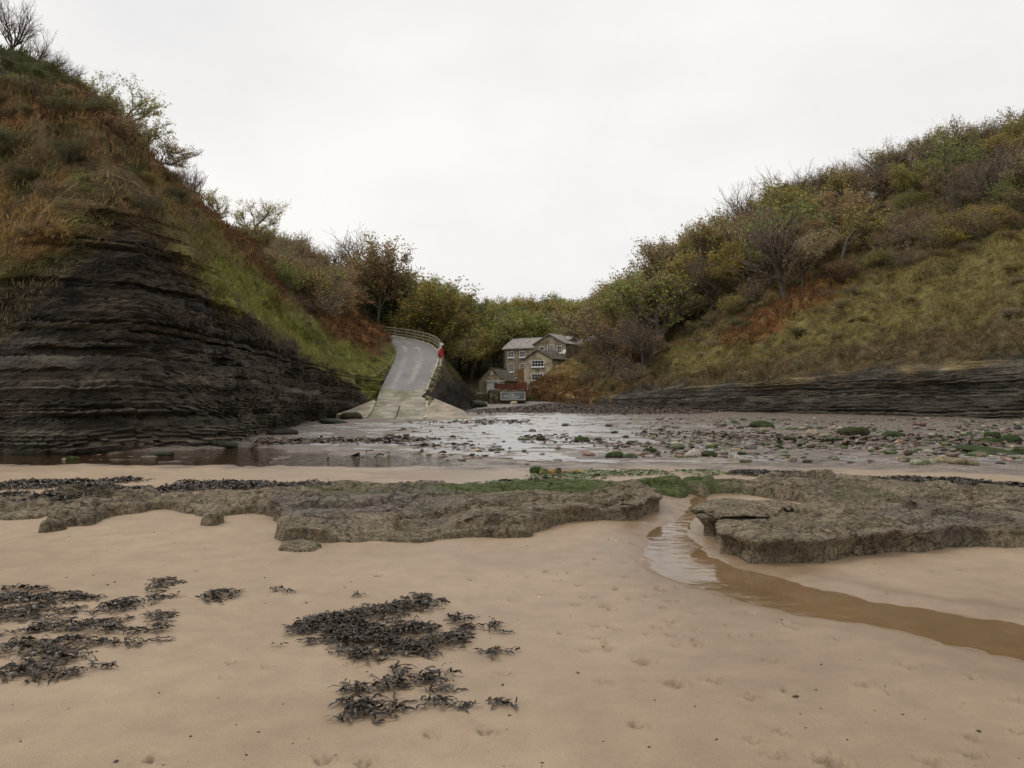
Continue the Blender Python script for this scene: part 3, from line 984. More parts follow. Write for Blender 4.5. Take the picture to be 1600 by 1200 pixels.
alg_r = [(GT([(1040, 742), (1150, 736), (1170, 748), (1080, 756)], .22), .9), (GT([(1300, 750), (1420, 756), (1400, 772), (1300, 768)], .25), .3)]
led2, LED2 = ledge('rock_ledge', [(front_r, .245, .22, 0), (mid_r, .29, .22, 0), (back_r, .18, .24, .02)], .025, 230, 'broad layered brown rock ledge with overhanging front right of the stream', alg_r, [(GT([(1380, 770), (1600, 800), (1500, 830), (1390, 800)], .25), .4)])
up_l = GT([(840, 745), (930, 738), (1040, 740), (1120, 735), (1150, 745), (1075, 758), (960, 756), (900, 752)], .2)
led3, LED3 = ledge('rock_ledge', [(up_l, .11, .22, 0)], .03, 260, 'narrow rock shelf slick with bright green algae above the stream gap', [(up_l, 1.0)])
r4 = GP([(283, 820), (300, 823), (340, 818), (346, 806)]) + GT([(330, 795), (300, 795)], .2)
led4, _ = ledge('beach_boulder', [(r4, .17, .12, 0)], .02, 280, 'lone squat brown boulder in sand before the low end of the left ledge')
r5 = GP([(440, 862), (455, 866), (490, 864), (502, 857), (470, 850), (445, 853)])
led5, _ = ledge('beach_boulder', [(r5, .085, .10, 0)], .016, 290, 'small low brown rock at the front corner of the left ledge')

# ------------------------------------------------------------------ road and slipway
def ribbon(name, rows, mat, cross, zoff=0.0, camber=.03, kind='structure', u0=-.5, u1=.5):
    n = len(rows)
    us = np.linspace(u0, u1, cross)
    V = []
    for i in rows:
        for u in us:
            wd = RC_[i, 3]
            V.append((RC_[i, 0] + NRM[i, 0] * u * wd, RC_[i, 1] + NRM[i, 1] * u * wd, RC_[i, 2] + zoff + camber * (1 - 4 * u * u)))
    Va = np.array(V); uu = np.tile(us, n)
    tr = np.exp(-((np.abs(uu + .08) - .17) / .05) ** 2) * (.62 + .9 * fbm(Va[:, 0] * .5, Va[:, 1] * .25, 0 * uu, 3, 640))
    o = link(name, mesh_np(name, V, grid_faces(cross, n), mat, None, True, {'track': np.clip(tr, 0, .85)}))
    if kind: tag(o, kind=kind)
    return o

def asphalt_mat():
    t = NT('worn_asphalt')
    p = t.pos()
    n = t.noise(p, .5, 5, .6, (1.2, .35, 1))
    c = t.ramp(n, [(.1, (.135, .125, .120)), (.6, (.165, .155, .148)), (.95, (.20, .188, .178))])
    c = t.mix(t.attr('track', 'Fac'), c, (.29, .265, .245))
    c = t.mix(1.0, c, t.ramp(t.noise(p, 40, 3), [(.3, .8), (.7, 1.2)]), 'MULTIPLY')
    n2 = t.noise(p, 1.2, 4, .6)
    c = t.mix(t.ramp(n2, [(.75, 0.0), (.95, .3)]), c, (.10, .10, .06))
    t.bsdf(c, t.ramp(n, [(.4, .55), (.65, .3)]), t.bump(t.noise(p, 60, 3), .4, .01), .35)
    return t.m
M['asphalt'] = asphalt_mat()

def concrete_mat(name, c, green=.4):
    t = NT(name)
    p = t.pos()
    n = t.noise(p, .9, 6, .65)
    cc = t.ramp(n, [(.3, [v * .7 for v in c]), (.55, c), (.75, [min(1, v * 1.25) for v in c])])
    g = t.noise(p, .7, 4, .6, (1.4, .5, 1))
    cc = t.mix(t.ramp(g, [(.45, 0.0), (.65, green)]), cc, (.115, .115, .035))
    cc = t.mix(t.ramp(t.noise(p, 5, 5, .7), [(.55, 0.0), (.7, .5)]), cc, [v * .5 for v in c])
    t.bsdf(cc, .6, t.bump(t.noise(p, 18, 4, .7), .5, .02), .3)
    return t.m
M['concrete'] = concrete_mat('slip_concrete', (.30, .265, .205), .75)
M['concrete_d'] = concrete_mat('stained_concrete', (.30, .245, .175), .35)
M['kerb'] = concrete_mat('kerb_concrete', (.38, .34, .26), .35)

i0 = int(np.argmin(np.abs(RC_[:, 1] - 58.2)))
road = ribbon('road', list(range(i0, 160)), M['asphalt'], 41)
# slipway: separate cast slabs
slip = empty('slipway', tuple(RC_[0, :3]))
tag(slip, kind='structure')
def ypos(yv):
    return np.array([np.interp(yv, RC_[:, 1], RC_[:, k]) for k in range(4)] + [np.interp(yv, RC_[:, 1], NRM[:, 0]), np.interp(yv, RC_[:, 1], NRM[:, 1])])
def slab(y0, y1, u0, u1, name, mat, lift, parent, thick=.25):
    b = MB()
    pts = []
    for yv, u in ((y0, u0), (y0, u1), (y1, u1), (y1, u0)):
        q = ypos(yv)
        pts.append(Vector((q[0] + q[4] * u * q[3], q[1] + q[5] * u * q[3], q[2] + lift)) - Vector(parent.location))
    b.poly(pts, (0, 0, -thick))
    return b.build(name, mat, parent, .012)
ys = [45.6, 48.9, 52.2]
slab(45.6, 48.85, -.5, -.02, 'slab', M['concrete'], .03, slip); slab(45.6, 48.85, .0, .5, 'slab', M['concrete'], .026, slip)
slab(48.9, 52.3, -.5, -.02, 'slab', M['concrete'], .02, slip); slab(48.9, 52.3, .0, .5, 'slab', M['concrete'], .026, slip)
yy = 52.35
rs = random.Random(8)
while yy < 58.3:
    dyy = .82
    slab(yy, yy + dyy - .05, -.5, .5, 'slab', M['concrete'], .03 + rs.uniform(-.012, .012), slip)
    yy += dyy
for sgn in (-1, 1):
    yy = 46.2
    while yy < 53:
        slab(yy, yy + 1.15, sgn * .53 - .03, sgn * .53 + .03, 'kerb', M['kerb'], .17 + rs.uniform(-.03, .02), slip, .3)
        yy += 1.2
# wing aprons
def wing(pts, mat, name, thick):
    b = MB()
    b.poly([Vector(p) - Vector(slip.location) for p in pts], (0, 0, -thick))
    return b.build(name, mat, slip, .02)
wing([(-8.75, 46.4, .35), (-8.8, 50, .75), (-9.3, 54.0, 1.35), (-10.2, 50, .72), (-10.3, 46.6, .52)], M['concrete_d'], 'apron', .7)
wing([(-4.95, 45.7, .18), (-2.3, 46.2, .22), (-3.0, 49.8, .66), (-5.3, 54.5, 1.42), (-5.35, 50, .80)], M['concrete_d'], 'apron', .5)
# kerb along the outer edge of the lane
kv = []
for i in range(i0, 150, 3):
    a = Vector((RC_[i, 0] + NRM[i, 0] * RC_[i, 3] * .515, RC_[i, 1] + NRM[i, 1] * RC_[i, 3] * .515, RC_[i, 2] + .05))
    j = i + 3
    b = Vector((RC_[j, 0] + NRM[j, 0] * RC_[j, 3] * .515, RC_[j, 1] + NRM[j, 1] * RC_[j, 3] * .515, RC_[j, 2] + .05))
    bb = MB(); bb.bar(a, a + (b - a) * .97, .16, .16)
    bb.build('kerb', M['kerb'], road, .02)

# rubble wall holding up the seaward side of the lane
M['rubble'] = simple('lichened_rubble', (.17, .145, .085), .9, .5, 3, .8, .05)
ww = empty('retaining_wall', (-6.2, 58, .5))
tag(ww, 'ragged lichened stone wall holding up the seaward side of the lane', 'wall')
stone_me = []
for k in range(5):
    bm = bmesh.new()
    bmesh.ops.create_icosphere(bm, subdivisions=1, radius=.5)
    rr = random.Random(70 + k)
    for v in bm.verts:
        v.co = Vector((max(-.4, min(.4, v.co.x)) * 1.2, max(-.4, min(.4, v.co.y)) * 1.2, max(-.38, min(.38, v.co.z)) * 1.2)) * rr.uniform(.85, 1.12)
    me = bpy.data.meshes.new('wall_stone'); bm.to_mesh(me); bm.free(); me.materials.append(M['rubble'])
    stone_me.append(me)
rw = random.Random(4)
for i in range(int(i0 - 22), i0 + 42):
    q = RC_[i]
    for lvl in range(3):
        topz = q[2] - .12 + .10 * math.sin(i * 1.7)
        zc = topz - .38 * lvl
        o = link('stone', rw.choice(stone_me), ww)
        xx = q[0] + NRM[i, 0] * (q[3] * .5 + .28) + rw.uniform(-.06, .06) + .08 * lvl
        o.location = Vector((xx, q[1] + NRM[i, 1] * .4 + rw.uniform(-.1, .1), zc)) - Vector(ww.location)
        o.rotation_euler = (rw.uniform(-.3, .3), rw.uniform(-.3, .3), rw.uniform(0, 6))
        o.scale = (rw.uniform(.35, .6), rw.uniform(.45, .7), rw.uniform(.34, .48))

# timber rail fence round the bend
M['rail'] = simple('weathered_rail', (.19, .17, .105), .85, .35, 5)
fence = empty('rail_fence', (-9, 78, 6))
tag(fence, 'weathered timber post and rail fence round the outer bend of the lane', 'fence')
fo = Vector(fence.location)
prev = None
ia = int(np.argmin(np.abs(RC_[:, 1] - 76.5)))
for i in range(ia, 138, 4):
    p = Vector((RC_[i, 0] + NRM[i, 0] * (RC_[i, 3] * .5 + .35), RC_[i, 1] + NRM[i, 1] * (RC_[i, 3] * .5 + .35), RC_[i, 2] - .2))
    MB().box(-.07, .07, -.07, .07, 0, 1.35, Matrix.Translation(p - fo)).build('post', M['rail'], fence)
    if prev is not None:
        for h in (.5, .82, 1.14):
            MB().bar(prev + Vector((0, 0, h + .06)) - fo, p + Vector((0, 0, h + .06)) - fo, .05, .14).build('rail', M['rail'], fence)
    prev = p

# lifebuoy station
def plain(name, c, rough=.5, spec=.4):
    return simple(name, c, rough, .08, 3, .05, .005, spec)
M['red'] = plain('red_plastic', (.42, .025, .03), .45)
M['white'] = plain('white_paint', (.78, .77, .73), .5)
M['cream'] = plain('grey_white_board', (.60, .58, .52), .6)
lp = at(688.5, 560, 69)
lp.z = EYE + (HZ - 563) / F * 69
st = empty('lifebuoy_station', tuple(lp), R(58))
tag(st, 'red lifebuoy housing on a pale post beside the lane bend', 'lifebuoy')
MB().box(-.06, .06, -.06, .06, -.5, 1.55).build('post', M['cream'], st)
bk = MB()
bk.bm.verts.ensure_lookup_table()
rim = [(.34 * math.cos(a), .09, .62 + .46 * math.sin(a)) for a in np.linspace(0, 2 * math.pi, 25)[:-1]]
bk.poly(rim, (0, .05, 0)).build('back_board', M['cream'], st)
ring = bmesh.new()
n_a, n_b = 28, 10
vv = []
for a in range(n_a):
    for b in range(n_b):
        A, B = 2 * math.pi * a / n_a, 2 * math.pi * b / n_b
        rr = .27 + .10 * math.cos(B)
        vv.append(ring.verts.new((rr * math.cos(A) * .85, -.04 + .09 * math.sin(B), .62 + rr * 1.15 * math.sin(A))))
for a in range(n_a):
    for b in range(n_b):
        ring.faces.new((vv[a * n_b + b], vv[((a + 1) % n_a) * n_b + b], vv[((a + 1) % n_a) * n_b + (b + 1) % n_b], vv[a * n_b + (b + 1) % n_b]))
me = bpy.data.meshes.new('lifebuoy'); ring.to_mesh(me); ring.free(); me.shade_smooth(); me.materials.append(M['red'])
link('lifebuoy_ring', me, st)
MB().tube((0, .0, .62), (0, -.10, .62), .17, .15, 16).build('cover', M['red'], st)
MB().box(-.20, .26, -.10, -.07, 1.30, 1.50).build('notice', M['white'], st)

# ------------------------------------------------------------------ terrace, sign wall, fence
def masonry(name, c1, c2, mortar, scale=3.0, bw=.55, rh=.26):
    t = NT(name)
    g = t.n('ShaderNodeTexCoord').outputs['Object']
    # masonry runs along walls whichever way they face: use length along wall = x+y
    sx = t.n('ShaderNodeSeparateXYZ'); t.l(g, sx.inputs[0])
    ad = t.n('ShaderNodeMath', operation='ADD'); t.l(sx.outputs['X'], ad.inputs[0]); t.l(sx.outputs['Y'], ad.inputs[1])
    cb = t.n('ShaderNodeCombineXYZ'); t.l(ad.outputs[0], cb.inputs['X']); t.l(sx.outputs['Z'], cb.inputs['Y'])
    br = t.n('ShaderNodeTexBrick')
    br.inputs['Scale'].default_value = 1.0
    br.inputs['Color1'].default_value = tuple(c1) + (1,); br.inputs['Color2'].default_value = tuple(c2) + (1,); br.inputs['Mortar'].default_value = tuple(mortar) + (1,)
    br.inputs['Mortar Size'].default_value = .02
    br.inputs['Brick Width'].default_value = bw; br.inputs['Row Height'].default_value = rh
    t.l(cb.outputs[0], br.inputs['Vector'])
    n = t.noise(g, 1.1, 5, .65)
    c = t.mix(1.0, br.outputs['Color'], t.ramp(n, [(.3, .7), (.7, 1.25)]), 'MULTIPLY')
    n3 = t.noise(g, 6, 4, .6)
    c = t.mix(1.0, c, t.ramp(n3, [(.3, .8), (.7, 1.2)]), 'MULTIPLY')
    t.bsdf(c, .9, t.bump(br.outputs['Fac'], .4, -.02), .2)
    return t.m
M['stonewall'] = masonry('mill_stone', (.37, .305, .21), (.30, .245, .17), (.27, .22, .16))
M['render'] = masonry('pale_stone', (.50, .43, .30), (.47, .40, .28), (.45, .38, .27))
M['slate'] = simple('roof_slate', (.25, .222, .205), .7, .3, 3, .4, .02)
M['slate_d'] = simple('mossy_roof', (.10, .085, .06), .9, .4, 2, .5, .03)
M['glass'] = plain('dark_window_glass', (.03, .035, .04), .08, .6)
M['redwood'] = simple('red_stained_timber', (.15, .048, .028), .8, .3, 4)
M['mosswall'] = simple('mossy_earth_wall', (.085, .075, .040), .95, .5, 2.5, .8, .06)

tw = empty('terrace_wall', (-.4, 85.6, .6))
tag(tw, 'overgrown low stone wall that carries the grey sign', 'wall')
def bumpy_box(x0, x1, y0, y1, z0, z1, n, amp, seed, name, mat, parent=None, taper=.0):
    bm = bmesh.new()
    bmesh.ops.create_cube(bm, size=1.0, matrix=Matrix.Translation(((x0 + x1) / 2, (y0 + y1) / 2, (z0 + z1) / 2)) @ Matrix.Diagonal((x1 - x0, y1 - y0, z1 - z0, 1)))
    bmesh.ops.subdivide_edges(bm, edges=list(bm.edges), cuts=n, use_grid_fill=True)
    co = np.array([v.co[:] for v in bm.verts])
    d = np.stack([fbm(co[:, 0] * 1.5, co[:, 1] * 1.5, co[:, 2] * 1.5, 4, seed + k) for k in range(3)], 1) * amp
    for v, q in zip(bm.verts, d):
        t = (v.co.z - z0) / (z1 - z0)
        v.co += Vector(q)
        v.co.y += taper * (1 - t) * (-1)
    me = bpy.data.meshes.new(name); bm.to_mesh(me); bm.free(); me.shade_smooth(); me.materials.append(mat)
    return link(name, me, parent)
bumpy_box(-2.0, 1.9, -.3, .5, -.7, 1.62, 16, .22, 300, 'wall', M['mosswall'], tw, .35)
terr = bumpy_box(-2.6, 1.45, 85.9, 118, -.5, 2.15, 24, .18, 320, 'terrace', M['hill'])
me = terr.data
ca = me.color_attributes.new('col', 'FLOAT_COLOR', 'POINT')
ca.data.foreach_set('color', np.tile(np.array([.085, .085, .032, 1], np.float32), (len(me.vertices), 1)).ravel())
tag(terr, kind='structure')
# sign: board, frame, faint lettering, dark swoosh
sc_ = at(801.5, 618.7, 84.6)
sg = empty('notice_board', tuple(sc_), R(-2))
tag(sg, 'wide grey sign board in a pale frame on the low wall below the mill', 'sign')
M['signgrey'] = plain('sign_grey_green', (.165, .185, .175), .5)
M['signframe'] = plain('sign_frame', (.46, .45, .42), .6)
M['signdark'] = plain('sign_dark', (.05, .06, .055), .5)
M['letter'] = plain('sign_letters', (.62, .63, .60), .5)
MB().box(-1.24, 1.24, -.02, .04, -.40, .40).build('board', M['signgrey'], sg)
for (x0, x1, z0, z1) in ((-1.32, 1.32, .37, .45), (-1.32, 1.32, -.45, -.37), (-1.32, -1.22, -.37, .37), (1.22, 1.32, -.37, .37)):
    MB().box(x0, x1, -.06, .05, z0, z1).build('frame', M['signframe'], sg)
rl = random.Random(12)
for (x0, x1, zc, h) in ((-.35, .28, .20, .10), (-.95, -.30, .06, .09), (-.12, .30, .06, .10), (-1.0, .78, -.09, .10), (-.5, .55, -.21, .06)):
    x = x0
    while x < x1:
        wl = rl.uniform(.04, .10)
        MB().box(x, min(x + wl, x1), -.034, -.022, zc - h / 2, zc + h / 2 * rl.choice((.6, 1, 1))).build('letter', M['letter'], sg)
        x += wl + rl.choice((.03, .03, .09))
MB().poly([(.62, -.036, -.17), (.80, -.036, -.20), (.95, -.036, -.06), (1.16, -.036, .20), (1.02, -.036, .10), (.84, -.036, -.05), (.74, -.036, -.10)], (0, .012, 0)).build('emblem', M['signdark'], sg)
# pale boulder under the sign
# red close-boarded fence on the terrace
rf = empty('board_fence', (-1.5, 90.5, 2.1))
tag(rf, 'red-brown close-boarded timber fence above the grey sign', 'fence')
pts = [at(775, 611, 92.5), at(808, 611, 91), at(823, 612, 86.9)]
rb = random.Random(5)
for a, b, h0, h1 in ((pts[0], pts[1], .86, .80), (pts[1], pts[2], .82, 1.08)):
    n = int((b - a).length / .155)
    dirv = (b - a) / n
    ang = math.atan2(dirv.y, dirv.x)
    for k in range(n):
        p = a + dirv * (k + .5)
        h = h0 + (h1 - h0) * k / n
        MB().box(-.07, .07, -.012, .012, -.25, h + rb.uniform(-.01, .01), Matrix.Translation(p - Vector(rf.location)) @ Matrix.Rotation(ang, 4, 'Z')).build('board', M['redwood'], rf)
    for k in range(0, n + 1, 8):
        p = a + dirv * k
        MB().box(-.05, .05, -.07, .03, -.3, h0 + .1, Matrix.Translation(p - Vector(rf.location)) @ Matrix.Rotation(ang, 4, 'Z')).build('post', M['redwood'], rf)

# ------------------------------------------------------------------ mill house
TH = R(-33)
ux = Vector((math.cos(TH), math.sin(TH), 0)); nx_ = Vector((-math.sin(TH), math.cos(TH), 0))
hp = Vector(((787 - 800) / F * 134, 134, 1.6))
mill = empty('mill_house', tuple(hp), TH)
tag(mill, 'three-storey stone mill house with slate roofs and white sash windows at valley head', 'house')
def gable_block(x0, x1, y0, y1, z0, ze, zr, wall, roof, axis, parent, ov=.25):
    """walls with gables and a pitched roof; ridge along x or y"""
    b = MB()
    if axis == 'x':
        ym = (y0 + y1) / 2
        prof = [(y0, z0), (y1, z0), (y1, ze), (ym, zr), (y0, ze)]
        b.poly([(x0, p, q) for p, q in prof], (x1 - x0, 0, 0))
    else:
        xm = (x0 + x1) / 2
        prof = [(x0, z0), (x1, z0), (x1, ze), (xm, zr), (x0, ze)]
        b.poly([(p, y0, q) for p, q in prof], (0, y1 - y0, 0))
    wl = b.build('wall', wall, parent)
    r = MB()
    if axis == 'x':
        sl_ = (zr - ze) / (ym - y0)
        for sg_, ye in ((-1, y0), (1, y1)):
            r.poly([(x0 - ov, ye + sg_ * ov, ze - ov * sl_ + .03), (x1 + ov, ye + sg_ * ov, ze - ov * sl_ + .03), (x1 + ov, ym, zr + .03), (x0 - ov, ym, zr + .03)], (0, 0, .16))
    else:
        sl_ = (zr - ze) / (xm - x0)
        for sg_, xe in ((-1, x0), (1, x1)):
            r.poly([(xe + sg_ * ov, y0 - ov, ze - ov * sl_ + .03), (xe + sg_ * ov, y1 + ov, ze - ov * sl_ + .03), (xm, y1 + ov, zr + .03), (xm, y0 - ov, zr + .03)], (0, 0, .16))
    ro = r.build('roof', roof, parent)
    return wl, ro
def window(xc, zc, wd, ht, y, parent, cols=3, rows=2, sill=True):
    f = MB()
    t = .09
    f.box(xc - wd / 2, xc + wd / 2, y - .06, y + .02, zc + ht / 2 - t, zc + ht / 2)
    f.box(xc - wd / 2, xc + wd / 2, y - .06, y + .02, zc - ht / 2, zc - ht / 2 + t)
    f.box(xc - wd / 2, xc - wd / 2 + t, y - .06, y + .02, zc - ht / 2 + t, zc + ht / 2 - t)
    f.box(xc + wd / 2 - t, xc + wd / 2, y - .06, y + .02, zc - ht / 2 + t, zc + ht / 2 - t)
    win = f.build('window', M['white'], parent)
    iw, ih = wd - 2 * t, ht - 2 * t
    for c in range(1, cols):
        xx = xc - iw / 2 + iw * c / cols
        MB().box(xx - .025, xx + .025, y - .05, y - .012, zc - ih / 2, zc + ih / 2).build('glazing_bar', M['white'], win)
    for r in range(1, rows):
        z_ = zc - ih / 2 + ih * r / rows
        MB().box(xc - iw / 2, xc + iw / 2, y - .046, y - .014, z_ - .025, z_ + .025).build('glazing_bar', M['white'], win)
    MB().box(xc - iw / 2, xc + iw / 2, y - .02, y - .01, zc - ih / 2, zc + ih / 2).build('pane', M['glass'], win)
    if sill:
        MB().box(xc - wd / 2 - .12, xc + wd / 2 + .12, y - .16, y + .02, zc - ht / 2 - .16, zc - ht / 2).build('sill', M['white'], win)
    return win
def zpix(py, d):
    return EYE + (HZ - py) / F * d - hp.z
# main range
ze = zpix(545.5, 134)
gable_block(0, 11.5, 0, 6.2, -.6, ze, ze + 1.75, M['stonewall'], M['slate'], 'x', mill)
xs_main = []
for pxv in (798.5, 816.5, 834):
    # distance along the facade where it meets that column of view
    k = (pxv - 800) / F
    xs_main.append((k * hp.y - hp.x) / (ux.x - k * ux.y))
for x in xs_main:
    window(x, ze - .95, 1.12, 1.0, 0, mill, 3, 2)
for x in xs_main[:2]:
    window(x, ze - 3.15, 1.05, 1.4, 0, mill, 3, 4)
MB().tube((.15, -.08, -.5), (.15, -.08, ze - .1), .06).build('drainpipe', M['signdark'], mill)
# upper right range with the bow window
bx0 = xs_main[2] + .75
k = (863 - 800) / F
gable_block(bx0, bx0 + 5.9, -1.2, 7.5, -.4, ze + .4, ze + 1.95, M['stonewall'], M['slate'], 'y', mill)
wz = ze + .15 - .55
window(bx0 + 3.2, wz, 1.25, 1.45, -1.2, mill, 4, 4)
window(bx0 + 1.55, wz - .05, .85, 1.1, -1.2, mill, 2, 2)
window(bx0 + 4.75, wz - .05, .85, 1.1, -1.2, mill, 2, 2)
dsh = MB()
dsh.bm.faces.ensure_lookup_table()
dsh.tube((bx0 + 5.9, -1.45, wz - .5), (bx0 + 5.85, -1.62, wz - .45), .12, .42, 20).build('satellite_dish', M['cream'], mill)
MB().bar((bx0 + 5.9, -1.2, wz - .7), (bx0 + 5.9, -1.45, wz - .5), .04, .04).build('dish_arm', M['cream'], mill)
# roof of the range behind
gable_block(bx0 + 5.5, bx0 + 9, 3.5, 9, -.4, ze + .5, ze + 1.8, M['stonewall'], M['slate'], 'x', mill)
# front gabled wing, paler stone
fx0 = None
k = (818 - 800) / F
fy = -7.0
def along(pxv, yl):
    k = (pxv - 800) / F
    return (k * (hp.y + yl * nx_.y) - (hp.x + yl * nx_.x)) / (ux.x - k * ux.y)
fx0, fx1 = along(818.5, fy), along(863, fy)
dmid = hp.y + fy * nx_.y + (fx0 + fx1) / 2 * ux.y
fze = zpix(562, dmid); fzr = zpix(548, dmid)
gable_block(fx0, fx1, fy, -.05, -1.0, fze, fzr, M['render'], M['slate_d'], 'y', mill, .18)
xm = (fx0 + fx1) / 2
xw = along(840.5, fy)
window(xw, zpix(568, dmid), 2.2, 1.0, fy, mill, 4, 2)
window(xw - .1, zpix(589, dmid), 2.0, 1.0, fy, mill, 4, 2)
MB().box(xw - .15, xw + .2, fy - .12, fy, zpix(578, dmid) - .08, zpix(578, dmid) + .08).build('lamp', plain('green_lamp', (.10, .22, .05)), mill)
# lean-to canopy and arch at ground floor
ax0, ax1 = along(792, -2.5), along(812, -2.5)
az = zpix(590.5, 131)
MB().box(ax0, ax1, -2.6, -2.4, az - .1, az + .12).box(ax0, ax0 + .14, -2.6, -2.45, az - 1.5, az - .1).box(ax0 + 1.6, ax0 + 1.72, -2.6, -2.45, az - 1.5, az - .1).build('porch_frame', M['white'], mill)
MB().poly([(ax0, -2.6, az + .13), (ax1, -2.6, az + .13), (ax1, 0, az + 1.0), (ax0, 0, az + 1.0)], (0, 0, .1)).build('porch_roof', M['slate_d'], mill)
MB().box(ax1 - .1, ax1 + 1.1, -3.2, -2.2, az - 2.0, az + 1.35).build('porch_wall', simple('warm_brick', (.24, .135, .06), .9, .25, 3), mill)

# outbuilding left of the mill
ob = empty('stone_outbuilding', tuple(at(768, 613, 110)), R(-20))
ob.location.z = 1.0
ob.scale = (.92, .92, .92)
tag(ob, 'low mossy-roofed stone outbuilding with white lean-to left of the mill', 'house')
s = 110 / F
wl, ro = gable_block(-2.0, 1.9, 0, 6, -.8, 2.9, 4.7, M['stonewall'], M['slate_d'], 'y', ob, .2)
MB().box(-.12, .28, -.06, .0, 3.75, 4.1).box(-.10, .26, -.06, .0, 4.22, 4.35).build('vent', M['cream'], ob)
MB().box(-.1, 2.0, -1.6, -.02, -.6, 2.65).build('lean_to', M['white'], ob)
MB().box(-.25, 2.15, -1.75, -.02, 2.65, 2.95).build('lean_to_roof', M['cream'], ob)
window(1.35, 2.1, .8, .9, -1.6, ob, 2, 2, False)
MB().box(-2.1, .0, -1.0, -.5, -1.2, 1.15).build('yard_wall', M['render'], ob)
# outbuilding chimney-less ridge tiles
MB().bar((-.05, -.15, 4.88), (-.05, 6.15, 4.88), .3, .1).build('ridge', M['slate_d'], ob)
# ------------------------------------------------------------------ trees and shrubs
def grow(seed, h, kind):
    """returns branch segments (p0,p1,r0,r1) and fine twig segments"""
    r = random.Random(seed)
    segs, twigs = [], []
    def branch(p, d, ln, rad, lvl, maxl):
        n = 3 if lvl < maxl else 2
        kids = []
        for i in range(n):
            d = (d + Vector((r.gauss(0, 1), r.gauss(0, 1), r.gauss(0, .6))) * (.16 if lvl else .07) + Vector((0, 0, .10 if kind != 'shrub' else .07))).normalized()
            q = p + d * (ln / n)
            r1 = rad * (1 - .28 * (i + 1) / n) if lvl < maxl else rad * .7
            (segs if lvl < maxl - 1 else twigs).append((p.copy(), q.copy(), rad if i == 0 else rad * (1 - .28 * i / n), r1))
            kids.append((q.copy(), d.copy(), r1))
            p = q
        if lvl >= maxl:
            return
        nk = {0: 5, 1: 4, 2: 4, 3: 4, 4: 3}[lvl] + (1 if r.random() < .4 else 0)
        for k in range(nk):
            t = r.choice(kids) if (lvl and k) else kids[-1]
            if lvl == 0:
                t = kids[r.choice((0, 1, 1, 2, 2))] if kind != 'tall' else kids[r.choice((1, 2, 2, 2))]
            ax = Vector((r.gauss(0, 1), r.gauss(0, 1), r.gauss(0, .5))).normalized()
            sp = r.uniform(.45, 1.0) * (1.0 if lvl else 1.15)
            nd = (t[1] + ax * sp).normalized()
            if nd.z < -.1: nd.z *= .3
            branch(t[0], nd, ln * r.uniform(.58, .82), max(.006, t[2] * .62), lvl + 1, maxl)
    if kind == 'shrub':
        for k in range(7):
            a = 2 * math.pi * k / 7 + r.uniform(-.4, .4)
            tl = r.uniform(.25, .9)
            d = Vector((math.cos(a) * tl, math.sin(a) * tl, 1)).normalized()
            branch(Vector((math.cos(a) * .12, math.sin(a) * .12, -.2)), d, h * r.uniform(.34, .46), .035 * h / 3, 1, 4)
    elif kind == 'bare':
        for k in range(r.choice((1, 2))):
            branch(Vector((k * .3, 0, -.3)), Vector((r.uniform(-.15, .15), r.uniform(-.15, .15), 1)).normalized(), h * .40, .028 * h, 0, 4)
    else:
        branch(Vector((0, 0, -.4)), Vector((r.uniform(-.1, .1), r.uniform(-.1, .1), 1)).normalized(), h * (.40 if kind == 'tree' else .5), .024 * h, 0, 4)
    # normalise height
    top = max(s[1].z for s in segs + twigs)
    f = h / top
    cv = lambda L: [(a * f, b * f, c, d) for a, b, c, d in L]
    return cv(segs), cv(twigs)

def prism(segs):
    A = np.array([s[0][:] for s in segs]); B = np.array([s[1][:] for s in segs])
    r0 = np.array([s[2] for s in segs]); r1 = np.array([s[3] for s in segs])
    d = B - A; d /= np.linalg.norm(d, axis=1)[:, None] + 1e-9
    ref = np.where(np.abs(d[:, 2:3]) > .9, np.array([[1., 0, 0]]), np.array([[0, 0, 1.]]))
    u = np.cross(d, ref); u /= np.linalg.norm(u, axis=1)[:, None]
    v = np.cross(d, u)
    V = []
    for P, rr in ((A, r0), (B, r1)):
        for k in range(3):
            a = 2 * math.pi * k / 3
            V.append(P + (u * math.cos(a) + v * math.sin(a)) * rr[:, None])
    n = len(segs)
    V = np.stack(V, 1).reshape(-1, 3)
    o = np.arange(n)[:, None] * 6
    Fq = np.concatenate([o + np.array([[k, (k + 1) % 3, 3 + (k + 1) % 3, 3 + k]]) for k in range(3)], 0)
    return V, Fq

def leaves(segs, n, size, seed, jit, vlo=.55):
    g = np.random.default_rng(seed)
    A = np.array([s[0][:] for s in segs]); B = np.array([s[1][:] for s in segs])
    i = g.integers(0, len(A), n)
    t = g.random(n)[:, None]
    P = A[i] * (1 - t) + B[i] * t + g.normal(0, jit, (n, 3))
    u = g.normal(0, 1, (n, 3)); u /= np.linalg.norm(u, axis=1)[:, None]
    w_ = g.normal(0, 1, (n, 3)); v = np.cross(u, w_); v /= np.linalg.norm(v, axis=1)[:, None]
    s = size * g.uniform(.6, 1.35, n)[:, None]
    Q = np.stack([P - u * s, P + v * s * .55, P + u * s, P - v * s * .55], 1).reshape(-1, 3)
    Fq = np.arange(4 * n).reshape(n, 4)
    val = g.uniform(vlo, 1.5, n)
    warm = g.normal(0, .16, n)
    c = np.stack([val * (1 + warm), val, val * (1 - warm)], 1)
    return Q, Fq, np.repeat(np.clip(c, .1, 2), 4, 0)

